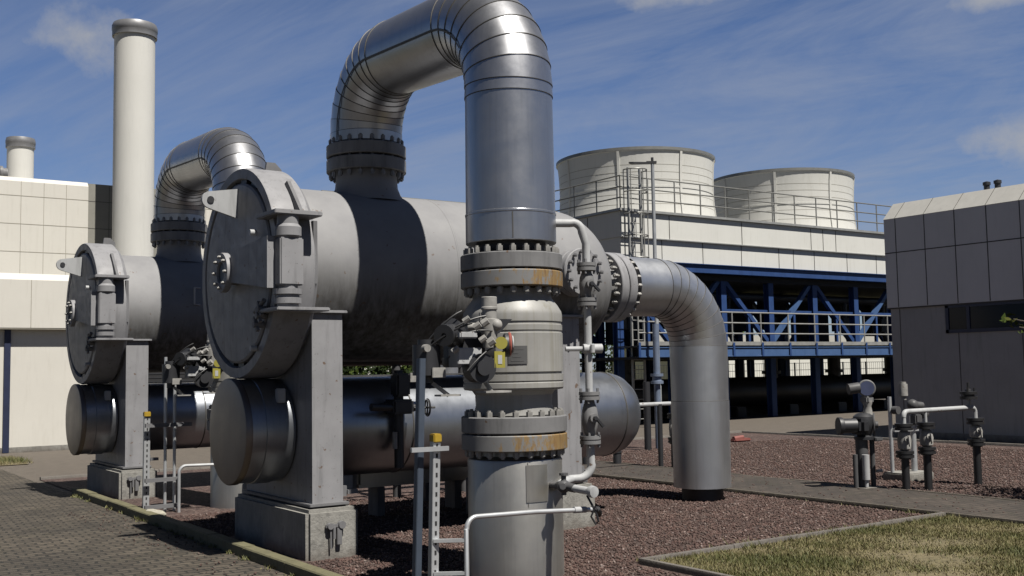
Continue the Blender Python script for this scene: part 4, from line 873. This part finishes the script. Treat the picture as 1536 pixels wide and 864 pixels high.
# ------------------------------------------------------------------ cooling tower
ct = thing('cooling_tower', (22, 25.2, 0), 'cream cooling tower with two round fan stacks on a blue steel frame', 'cooling tower')
FX0, FX1, FY0, FY1 = 21.55, 41.0, 25.2, 33.2
mb = MB(); mb.box((FX0+.04, FY0+.05, 5.09), (FX1, FY1, 5.80)); mb.box((FX0, FY0, 5.803), (FX1, FY1+.05, 6.60))
mb.mat(1); vseams(mb, [23.6, 26.9, 30.4, 31.05, 31.75, 34.9, 37.5], FY0, 5.83, 6.58, .03, .006); vseams(mb, [23.3, 25.1, 26.9, 28.75, 29.5, 30.6, 32.4, 34.1, 36, 38], FY0+.05, 5.1, 5.79, .028, .006)
for y in (26.8, 28.4, 30, 31.6): mb.box((FX0-.005, y-.015, 5.83), (FX0, y+.015, 6.58))
mb.build('casing', ['cream', 'joint'], ct, smooth=False)
mb = MB(); mb.box((FX0-.08, FY0-.10, 6.604), (FX1, FY1+.1, 6.68)); mb.box((FX0-.02, FY0-.05, 5.785), (FX1, FY0-.003, 5.815)); mb.build('deck_edge', 'railpale', ct, smooth=False)
def fan(cx, cy):
    mb = MB(); rp = [(2.89, 6.68), (2.83, 7.0), (2.775, 7.45), (2.755, 7.82), (2.775, 7.825), (2.775, 7.89), (2.755, 7.895), (2.76, 8.3), (2.785, 8.75), (2.82, 9.07), (2.86, 9.075), (2.86, 9.19), (2.74, 9.195), (2.66, 8.4), (2.78, 6.7)]
    mb.lathe(rp, (cx, cy, 0), (0, 0, 1), 72)
    mb.mat(1); mb.lathe([(2.862, 9.085), (2.868, 9.09), (2.868, 9.192), (2.80, 9.20)], (cx, cy, 0), (0, 0, 1), 72)
    for z in (7.25, 7.6, 8.1, 8.35, 8.6): 
        rr = np.interp(z, [6.68, 7.0, 7.45, 7.8, 8.3, 8.75, 9.07], [2.89, 2.83, 2.775, 2.755, 2.76, 2.785, 2.82])
        mb.mat(2).lathe([(rr+.002, z-.008), (rr+.004, z), (rr+.002, z+.008)], (cx, cy, 0), (0, 0, 1), 72)
    s = mb.build('fan_stack', ['cream', 'rail', 'joint2'], ct, 30)
    for k in range(8):
        a = R(45*k+37); c, n_ = math.cos(a), math.sin(a); tv = Vector((-n_, c, 0))*.045; mb = MB()
        pr = [(2.89, 6.69), (2.83, 7.0), (2.775, 7.45), (2.755, 7.8), (2.76, 8.3), (2.785, 8.75), (2.82, 9.07)]
        vs = []
        for r_, z in pr:
            i_, o_ = Vector((cx+c*(r_-.02), cy+n_*(r_-.02), z)), Vector((cx+c*(r_+.04), cy+n_*(r_+.04), z)); vs += [i_-tv, i_+tv, o_+tv, o_-tv]
        fs = [(0, 1, 2, 3), (27, 26, 25, 24)]+[(4*j+i, 4*j+(i+1) % 4, 4*j+4+(i+1) % 4, 4*j+4+i) for j in range(6) for i in range(4)]
        mb.add(vs, fs).build('rib', 'cream', s, smooth=False)
    mb = MB(); a = R(-18); mb.bbox((cx+2.72*math.cos(a), cy+2.72*math.sin(a)-.1, 8.98), (cx+2.72*math.cos(a)+.28, cy+2.72*math.sin(a)+.16, 9.26), .02); mb.build('corner_bracket', 'dark', s)
fan(25.75, 29.2); fan(33.5, 29.2)
# railings
def railing(pts, z0, h, step, mat, name, mids=(.5,), r=.022, toe=None):
    mb = MB(); po = MB()
    for p, q in zip(pts, pts[1:]):
        p, q = Vector(p), Vector(q); L = (q-p).length; n = max(1, round(L/step))
        for i in range(n+1): c = p+(q-p)*i/n; po.cyl((c.x, c.y, z0), (c.x, c.y, z0+h), r, n=8)
        for f in (1.0,)+tuple(mids): mb.tube([(p.x, p.y, z0+h*f), (q.x, q.y, z0+h*f)], r, 8)
        if toe: mb.bar((p.x, p.y, z0+toe/2), (q.x, q.y, z0+toe/2), .01, toe)
    rl = mb.build(name, mat, ct); each(po, 'post', mat, rl); return rl
railing([(FX0, FY1, 0), (FX0, FY0-.03, 0), (FX1, FY0-.03, 0)], 6.68, 1.02, 1.15, 'rail', 'deck_railing', (.33, .66))
railing([(FX0, FY1, 0), (FX1, FY1, 0)], 6.68, 1.02, 2.3, 'rail', 'deck_railing', (.5,))
# steel frame
mb = MB(); mb.box((FX0, FY0-.05, 4.80), (FX1, FY0+.25, 5.06)); mb.box((FX0, FY1-.3, 4.80), (FX1, FY1, 5.06)); mb.box((FX0, FY0-.12, 5.062), (FX1, FY0+.2, 5.084))
each(mb, 'top_beam', 'blue', ct, smooth=False)
cols = [21.75, 24.0, 26.3, 28.6, 30.9, 33.2, 35.5, 37.8, 40.1]
def icol(x, y, z0, z1, w=.24):
    mb = MB(); mb.box((x-w/2, y-w/2, z0), (x+w/2, y-w/2+.03, z1)); mb.box((x-w/2, y+w/2-.03, z0), (x+w/2, y+w/2, z1)); mb.box((x-.015, y-w/2+.03, z0), (x+.015, y+w/2-.03, z1)); return mb
for x in cols:
    icol(x, FY0+.45, 0, 4.8).build('column', 'blue', ct, smooth=False); icol(x, FY0+4.1, 0, 4.8).build('column', 'blue', ct, smooth=False); icol(x, FY1-.2, 0, 4.8).build('column', 'blue', ct, smooth=False)
for i, x in enumerate(cols[:-1]):
    x2 = cols[i+1]; a, b = ((x, 2.45), (x2, 4.75)) if i % 2 else ((x, 4.75), (x2, 2.45))
    mb = MB(); mb.bar((a[0], FY0+.47, a[1]), (b[0], FY0+.47, b[1]), .14, .17, (0, 1, 0)); mb.bar((a[0], FY1-.22, a[1]), (b[0], FY1-.22, b[1]), .14, .17, (0, 1, 0)); each(mb, 'brace', 'bluelight' if i % 2 else 'blue', ct, smooth=False)
    mb = MB(); mb.bar((x, FY0+4.1, 4.7), (x2, FY0+4.1, 2.5), .12, .14, (0, 1, 0)); mb.build('brace', 'blue', ct, smooth=False)
    mb = MB(); mb.box((x+.13, FY0+.40, 3.55), (x2-.13, FY0+.50, 3.67)); mb.build('girt', 'blue', ct, smooth=False)
    mb = MB(); xm = (x+x2)/2+.1; mb.box((xm-.05, FY0+.40, 2.4), (xm+.05, FY0+.50, 3.545)); mb.build('post', 'blue', ct, smooth=False)
# hanging fill and piping in the frame, with gaps that let the sky through
mb = MB(); rng = random.Random(4); x = FX0+.3
while x < FX1-1:
    w = rng.uniform(.9, 1.9); mb.box((x, FY0+3.4, rng.uniform(2.5, 3.2)), (min(x+w, FX1), FY0+3.9, 4.48)); x += w+rng.choice([.3, .55, .8, 1.1])
mb.box((FX0, FY0+.3, 4.6), (FX1, FY1-.3, 4.79)); each(mb, 'fill_block', 'shade', ct, smooth=False)
mb = MB()
for y in (FY0+1.4, FY0+1.9): mb.cyl((FX0+.2, y, 4.2), (FX1, y, 4.2), .13, n=12)
for x in (23.1, 27.6, 29.8, 33.9, 36.2): mb.tube([(x, FY0+1.4, 4.2), (x+.02, FY0+1.5, 3.2), (x+.3, FY0+1.5, 2.6)], .09, 10); mb.bbox((x-.2, FY0+1.35, 3.0), (x+.25, FY0+1.65, 3.5), .03)
mb.build('spray_piping', 'dark', ct)
# walkway
mb = MB(); mb.box((FX0-.3, FY0-1.0, 2.37), (FX1, FY0-.06, 2.41)); mb.build('walkway_floor', 'dark', ct, smooth=False)
mb = MB(); mb.box((FX0-.3, FY0-1.06, 2.09), (FX1, FY0-1.02, 2.33)); mb.box((FX0-.3, FY0-1.09, 2.335), (FX1, FY0-1.0, 2.36)); mb.box((FX0-.3, FY0-1.09, 2.06), (FX1, FY0-1.0, 2.088)); each(mb, 'walkway_beam', 'bluelight', ct, smooth=False)
mb = MB(); mb.box((FX0-.3, FY0-.98, 2.0), (FX1, FY1, 2.08))
for x in cols: mb.box((x-.1, FY0-1.0, 2.09), (x+.1, FY0-.3, 2.36))
mb.build('basin_floor', 'shade', ct, smooth=False)
rl = railing([(FX0-.3, FY0-1.05, 0), (FX1, FY0-1.05, 0)], 2.41, 1.05, 1.32, 'railpale', 'walkway_railing', (.36, .68), .024, .12)
mb = MB()
for k in range(15): mb.box((FX0-.3+1.32*k-.04, FY0-1.11, 2.06), (FX0-.3+1.32*k+.04, FY0-1.092, 2.5))
each(mb, 'post_bracket', 'blue', ct, smooth=False)
# header pipe and pumps under the floor
mb = MB(); mb.cyl((FX0-1.5, FY0+1.7, .86), (FX1, FY0+1.7, .86), .50, n=28); mb.cyl((FX0-1.5, FY0+3.8, .7), (FX1, FY0+3.8, .7), .42, n=24)
for x in (23, 26.5, 30.0, 33.5, 37): mb.cyl((x, FY0+1.7, 1.2), (x, FY0+1.7, 2.05), .24, n=18); mb.lathe([(.24, 1.45), (.34, 1.45), (.34, 1.56), (.24, 1.56)], (x, FY0+1.7, 0), (0, 0, 1), 18)
mb.build('header_pipe', 'black', ct)
mb = MB()
for x in (22.5, 25.2, 27.9, 30.6, 33.3, 36): mb.bbox((x-.25, FY0+1.2, -.1), (x+.25, FY0+4.3, .34), .03)
each(mb, 'pipe_support', 'black', ct)
# ladder with safety cage at the left front corner
LX0, LX1, LYY = 21.62, 22.10, FY0-.32
mb = MB()
for x in (LX0, LX1): mb.box((x-.025, LYY-1.0+.95, 0), (x+.025, LYY+.02, 7.9))
for k in range(26): mb.cyl((LX0, LYY-.01, .2+.3*k), (LX1, LYY-.01, .2+.3*k), .014, n=6)
ld = mb.build('ladder', 'railpale', ct, smooth=False)
mb = MB(); cx = (LX0+LX1)/2
hp = [arc((cx, LYY-.05, z), (1, 0, 0), (0, -1, 0), .38, -15, 195, 14) for z in np.arange(3.75, 7.85, .68)]
for h in hp: mb.tube(h, .02, 6)
for k in (0, 3, 7, 11, 14): mb.tube([h[k] for h in hp], .016, 6)
mb.build('ladder_cage', 'rail', ld)
# street lamp standing before the tower
t = thing('street_lamp', (21.9, 24.1, 0), 'slim grey lamp post with flat head rising in front of the cooling tower', 'lamp post')
lx, ly = 21.63, 23.75
mb = MB(); mb.lathe([(.085, 0), (.085, 1.2), (.065, 1.25), (.05, 7.90), (.0, 7.92)], (lx, ly, 0), (0, 0, 1), 14); mb.build('pole', 'postgrey', t)
mb = MB(); mb.bar((lx+.10, ly-.07, 7.87), (lx-.15, ly+.10, 7.87), .11, .07); mb.poly([(lx-.10, ly-.02, 7.82), (lx-.52, ly+.26, 7.83), (lx-.60, ly+.38, 7.84), (lx-.46, ly+.42, 7.84), (lx-.04, ly+.14, 7.83)], (0, 0, .055)); mb.cyl((lx, ly, 7.88), (lx, ly, 8.02), .04, n=12); mb.build('lamp_head', 'dark', t, smooth=False)

# ------------------------------------------------------------------ things farther back
fb = thing('process_building', (26, 46, 0), 'pale building top showing beyond the nearest vessel left of the cooling tower', 'building')
mb = MB(); mb.box((21.2, 46, -.2), (33, 56, 10.1)); mb.mat(1); vseams(mb, [22.5+1.2*k for k in range(8)], 46, .2, 10, .03, .006); mb.build('wall', ['cream', 'joint'], fb, smooth=False)
mb = MB(); mb.box((21.1, 45.9, 10.1), (33.1, 56.1, 10.28)); mb.build('roof', 'greywall', fb, smooth=False)
sh = thing('storage_shed', (100, 72, 0), 'long low white shed across the field beyond the cooling tower', 'shed')
mb = MB(); mb.box((62, 66, -.2), (110, 74, 3.4)); mb.mat(1); vseams(mb, [63+2.4*k for k in range(19)], 66, .1, 3.3, .08, .01); mb.build('wall', ['stack', 'joint'], sh, smooth=False)
mb = MB(); mb.poly([(61.6, 65.7, 3.4), (61.6, 74.3, 3.4), (61.6, 70, 4.6)], (49, 0, 0)); mb.build('roof', 'greywall', sh, smooth=False)
fe = thing('mesh_fence', (30, 42, 0), 'dark wire fence crossing the ground behind the plant', 'fence')
mb = MB()
for k in range(40): mb.box((6+2.2*k, 43, 0), (6.07+2.2*k, 43.07, 1.9))
each(mb, 'post', 'dark', fe, smooth=False)
mb = MB()
for z in (.1, .55, 1.0, 1.45, 1.85): mb.box((6, 43.02, z), (92, 43.04, z+.03))
for k in range(430): mb.box((6+.2*k, 43.025, .1), (6.012+.2*k, 43.035, 1.86))
mb.build('wire_panel', 'dark', fe, smooth=False)

# ------------------------------------------------------------------ trees
def leaf_cloud(clumps, per, size, seed, mats):
    g = np.random.RandomState(seed); V = []; mi = []
    for (c, rad) in clumps:
        n = int(per*rad**2); d = g.normal(size=(n, 3)); d /= np.linalg.norm(d, axis=1)[:, None]; p = np.array(c)+d*(rad*g.uniform(.25, 1.0, n)**.5)[:, None]*np.array([1, 1, .8])
        a = g.normal(size=(n, 3)); a /= np.linalg.norm(a, axis=1)[:, None]; b = np.cross(a, g.normal(size=(n, 3))); b /= np.linalg.norm(b, axis=1)[:, None]
        s = (size*g.uniform(.6, 1.3, n))[:, None]
        q = np.stack([p-a*s, p+b*s*.45, p+a*s, p-b*s*.45], 1); V.append(q.reshape(-1, 3)); mi.append(g.choice(len(mats), n, p=[.7, .3] if len(mats) == 2 else None))
    V = np.concatenate(V); F = np.arange(len(V)).reshape(-1, 4); return V, F, np.concatenate(mi)
def tree(name, x, y, h, clumps, label, per=260, size=.07, seed=1, mats=('leaf1', 'leaf2'), tr=.07, group=None, limbs=True):
    t = thing(name, (x, y, 0), label, 'tree', group); mb = MB(); top = Vector((x, y, h*.8))
    mb.tube([(x, y, -.1), (x+.03, y, h*.25), (x-.02, y+.03, h*.5), tuple(top)], [tr*1.25, tr, tr*.75, tr*.3], 10)
    if limbs:
        for (c, r_) in clumps:
            s_ = Vector((x, y, min(h*.55, max(h*.2, c[2]-.7)))); e = Vector(c); mid = (s_+e)/2+Vector((0, 0, .12)); mb.tube([s_*(1-k)**2+mid*2*k*(1-k)+e*k*k for k in [i/6 for i in range(7)]], [tr*.5*(1-.75*i/6) for i in range(7)], 7)
    mb.build('trunk', 'bark', t)
    V, F, mi = leaf_cloud(clumps, per, size, seed, mats)
    cr = scatter_mesh('crown', V-np.array([x, y, 0]), F, mats, mi, kind=None); cr.parent = t
    return t
rr = random.Random(9)
cl = [((14.45+rr.uniform(-.9, 1.3), 6.0+rr.uniform(-.9, .75), rr.uniform(1.5, 3.0)), rr.uniform(.45, .8)) for _ in range(30)]
cl += [((13.75, 7.75, 2.02), .14), ((13.62, 7.9, 2.2), .13), ((13.55, 8.0, 2.32), .09), ((14.0, 7.4, 1.95), .16), ((14.2, 7.0, 2.1), .25)]
TREE = (cl,)
tree('young_tree', 14.9, 6.4, 4.3, cl, 'leafy young tree at the right edge reaching its twig in front of the grey building', 800, .06, 3)
hg = random.Random(31)
hc = [((x, 40.6+hg.uniform(-.6, .6), hg.uniform(.5, 2.0)), hg.uniform(.6, .9)) for x in np.arange(11.5, 27.5, .38)]
tree('clipped_hedge', 16, 40.6, 2.0, hc, 'dark green hedge in front of the wire fence, seen under the nearest vessel', 520, .16, 41, ('leafd', 'leaf1'), .05, None, False)['category'] = 'hedge'
def far_tree(x, y, h, w, seed, label):
    g = random.Random(seed); c = [((x+g.uniform(-w, w), y+g.uniform(-w, w), h*g.uniform(.3, .9)), w*g.uniform(.35, .6)) for _ in range(14)]
    tree('tree', x, y, h, c, label, 60/(w*w)*6, .28, seed, ('leafd', 'leaf1'), .2, 'trees beyond the fence', False)
for i, (x, y, h, w) in enumerate(((15, 62, 5.5, 2.6), (20, 60, 5, 2.2), (26, 70, 6, 3), (33, 66, 5.2, 2.6), (58, 78, 6, 3), (66, 92, 6.5, 3.2), (82, 96, 6, 3.2), (100, 100, 7, 3.4))):
    far_tree(x, y, h, w, 20+i, 'green tree in the row beyond the fence, mostly hidden by the plant')
# ------------------------------------------------------------------ light
EL, AZ = R(60), math.atan2(.13, -1.0)        # azimuth measured from +y towards +x
sd = Vector((math.sin(AZ)*math.cos(EL), math.cos(AZ)*math.cos(EL), math.sin(EL)))
sl = bpy.data.lights.new('sun', 'SUN'); sl.energy = 5.0; sl.angle = R(.53); sl.color = (1, .955, .88)
so = bpy.data.objects.new('sun', sl); COL.objects.link(so); so.rotation_euler = (-sd).to_track_quat('-Z', 'Y').to_euler(); so.location = (0, 0, 30)
w = bpy.data.worlds.new('World'); S.world = w; w.use_nodes = True
nt = w.node_tree; N = nt.nodes; L = nt.links; bg = N['Background']
def nd(t, **k):
    n = N.new(t)
    for a, v in k.items(): setattr(n, a, v)
    return n
def mth(op, a, b=0.0):
    n = nd('ShaderNodeMath', operation=op)
    for s_, v in ((n.inputs[0], a), (n.inputs[1], b)):
        if isinstance(v, (int, float)): s_.default_value = v
        else: L.new(v, s_)
    return n.outputs[0]
sky = nd('ShaderNodeTexSky', sky_type='NISHITA'); sky.sun_disc = False; sky.sun_elevation = EL; sky.sun_rotation = AZ
sky.altitude = 300; sky.air_density = 1.0; sky.dust_density = .3; sky.ozone_density = 3.0
tc = nd('ShaderNodeTexCoord'); sp = nd('ShaderNodeSeparateXYZ'); L.new(tc.outputs['Generated'], sp.inputs[0])
den = mth('ADD', mth('MAXIMUM', sp.outputs[2], 0.0), .16)
px = mth('DIVIDE', sp.outputs[0], den); py = mth('DIVIDE', sp.outputs[1], den)
cv = nd('ShaderNodeCombineXYZ'); L.new(px, cv.inputs[0]); L.new(py, cv.inputs[1])
def cloud(rot, sc, scale, det, stops, off=(0, 0, 0), rough=.6, dist=0.0):
    al, ac_ = Vector((math.cos(rot), math.sin(rot), 0)), Vector((-math.sin(rot), math.cos(rot), 0))
    def pd(v, k, o):
        n_ = nd('ShaderNodeVectorMath', operation='DOT_PRODUCT'); L.new(cv.outputs[0], n_.inputs[0]); n_.inputs[1].default_value = v; return mth('ADD', mth('MULTIPLY', n_.outputs['Value'], k), o)
    mp = nd('ShaderNodeCombineXYZ'); L.new(pd(al, sc[0], off[0]), mp.inputs[0]); L.new(pd(ac_, sc[1], off[1]), mp.inputs[1])
    n = nd('ShaderNodeTexNoise'); n.inputs['Scale'].default_value = scale; n.inputs['Detail'].default_value = det; n.inputs['Roughness'].default_value = rough; n.inputs['Distortion'].default_value = dist; L.new(mp.outputs[0], n.inputs['Vector'])
    r = nd('ShaderNodeValToRGB'); e = r.color_ramp.elements
    for q, (p, c) in zip(e, stops): q.position = p; q.color = (c, c, c, 1)
    L.new(n.outputs['Fac'], r.inputs['Fac']); return r.outputs['Color']
cir = cloud(R(-72), (.55, 1.5, 1), 1.2, 10, [(.36, 0.0), (.78, .52)], (1.3, .4, 0), .66, 1.1)
fine = cloud(R(-62), (.9, 3.6, 1), 1.8, 10, [(.44, 0.0), (.80, .22)], (4, 2, 0), .65, .4)
def mixc(f, a, b, mode='MIX'):
    n = nd('ShaderNodeMix', data_type='RGBA', blend_type=mode)
    for s_, v in ((n.inputs['Factor'], f), (n.inputs[6], a), (n.inputs[7], b)):
        if isinstance(v, bpy.types.NodeSocket): L.new(v, s_)
        elif isinstance(v, tuple): s_.default_value = (*v, 1)
        else: s_.default_value = v
    return n.outputs[2]
def lump(d, radii, thr, seed):
    """a small cumulus round one direction of the sky, ragged by noise"""
    d = Vector(d).normalized(); side = d.cross(Vector((0, 0, 1))).normalized(); upv = side.cross(d)
    def dot(v):
        n = nd('ShaderNodeVectorMath', operation='DOT_PRODUCT'); L.new(tc.outputs['Generated'], n.inputs[0]); n.inputs[1].default_value = v; return n.outputs['Value']
    a = mth('DIVIDE', dot(side), radii[0]); b = mth('DIVIDE', dot(upv), radii[1])
    e = mth('SQRT', mth('ADD', mth('MULTIPLY', a, a), mth('MULTIPLY', b, b)))
    n = nd('ShaderNodeTexNoise'); n.inputs['Scale'].default_value = 22; n.inputs['Detail'].default_value = 7; n.inputs['Roughness'].default_value = .6
    mp = nd('ShaderNodeMapping'); mp.inputs['Location'].default_value = (seed, seed*.7, 0); L.new(tc.outputs['Generated'], mp.inputs['Vector']); L.new(mp.outputs[0], n.inputs['Vector'])
    v = mth('ADD', mth('SUBTRACT', 1.0, e), mth('MULTIPLY', mth('SUBTRACT', n.outputs['Fac'], .5), 2.2))
    front = mth('GREATER_THAN', dot(d), .5)
    r = nd('ShaderNodeValToRGB'); r.color_ramp.elements[0].position = thr; r.color_ramp.elements[1].position = min(1, thr+.75); L.new(mth('MULTIPLY', v, front), r.inputs['Fac']); return r.outputs['Color']
def dirpx(x, y): return fw+rt*((x-768)/1615)+up*((432-y)/1615)
col = mixc(1.0, sky.outputs[0], (SKYT), 'MULTIPLY') if 'SKYT' in globals() else mixc(1.0, sky.outputs[0], (.56, .65, .85), 'MULTIPLY')
# deeper blue towards the zenith, cirrus mostly over the north-eastern half of the sky
hgt = nd('ShaderNodeMapRange'); L.new(sp.outputs[2], hgt.inputs[0]); hgt.inputs[1].default_value = .30; hgt.inputs[2].default_value = .8; hgt.inputs[3].default_value = 1.0; hgt.inputs[4].default_value = .30
hm = nd('ShaderNodeCombineColor'); [L.new(hgt.outputs[0], hm.inputs[i]) for i in range(3)]
col = mixc(1.0, col, hm.outputs[0], 'MULTIPLY')
# and deeper away from the bright north-eastern haze
wst = nd('ShaderNodeMapRange'); L.new(mth('ADD', mth('MULTIPLY', sp.outputs[0], .75), mth('MULTIPLY', sp.outputs[1], .66)), wst.inputs[0]); wst.inputs[1].default_value = -.5; wst.inputs[2].default_value = .55; wst.inputs[3].default_value = .5; wst.inputs[4].default_value = 1.0
wm = nd('ShaderNodeCombineColor'); [L.new(wst.outputs[0], wm.inputs[i]) for i in range(3)]
col = mixc(1.0, col, wm.outputs[0], 'MULTIPLY')
sidef = nd('ShaderNodeMapRange'); L.new(mth('ADD', mth('MULTIPLY', sp.outputs[0], .8), mth('MULTIPLY', sp.outputs[1], .45)), sidef.inputs[0]); sidef.inputs[1].default_value = .1; sidef.inputs[2].default_value = .95; sidef.inputs[3].default_value = .14; sidef.inputs[4].default_value = 1.6
cir = mth('MULTIPLY', cir, sidef.outputs[0]); fine = mth('MULTIPLY', fine, sidef.outputs[0])
# thin veil of high cloud, denser towards the horizon
veil = mth('MULTIPLY', mth('SUBTRACT', 1.0, mth('MINIMUM', mth('MULTIPLY', mth('MAXIMUM', sp.outputs[2], 0.0), 3.2), 1.0)), .16)
veil = mth('MULTIPLY', veil, wst.outputs[0])
CL = (3.35, 3.75, 4.65)
col = mixc(veil, col, CL); col = mixc(cir, col, CL); col = mixc(fine, col, CL)
for (p, rad, thr, sd_) in (((132, 52), (.048, .030), .05, 1.0), ((1030, -4), (.07, .012), .1, 5.0), ((1545, 205), (.05, .03), .1, 9.0), ((1500, -5), (.05, .012), .2, 3.0)):
    f = mth('MULTIPLY', lump(dirpx(*p), rad, thr, sd_), .75); col = mixc(f, col, (4.1, 4.2, 4.45))
L.new(col, bg.inputs['Color']); bg.inputs['Strength'].default_value = .05
S.view_settings.view_transform = 'Standard'; S.view_settings.look = 'None'; S.view_settings.exposure = .9; S.view_settings.gamma = 1
S.view_settings.use_curve_mapping = False
S.render.engine = 'CYCLES'; S.cycles.max_bounces = 6; S.cycles.diffuse_bounces = 2; S.cycles.use_denoising = True
S.render.resolution_x = 1024; S.render.resolution_y = 576
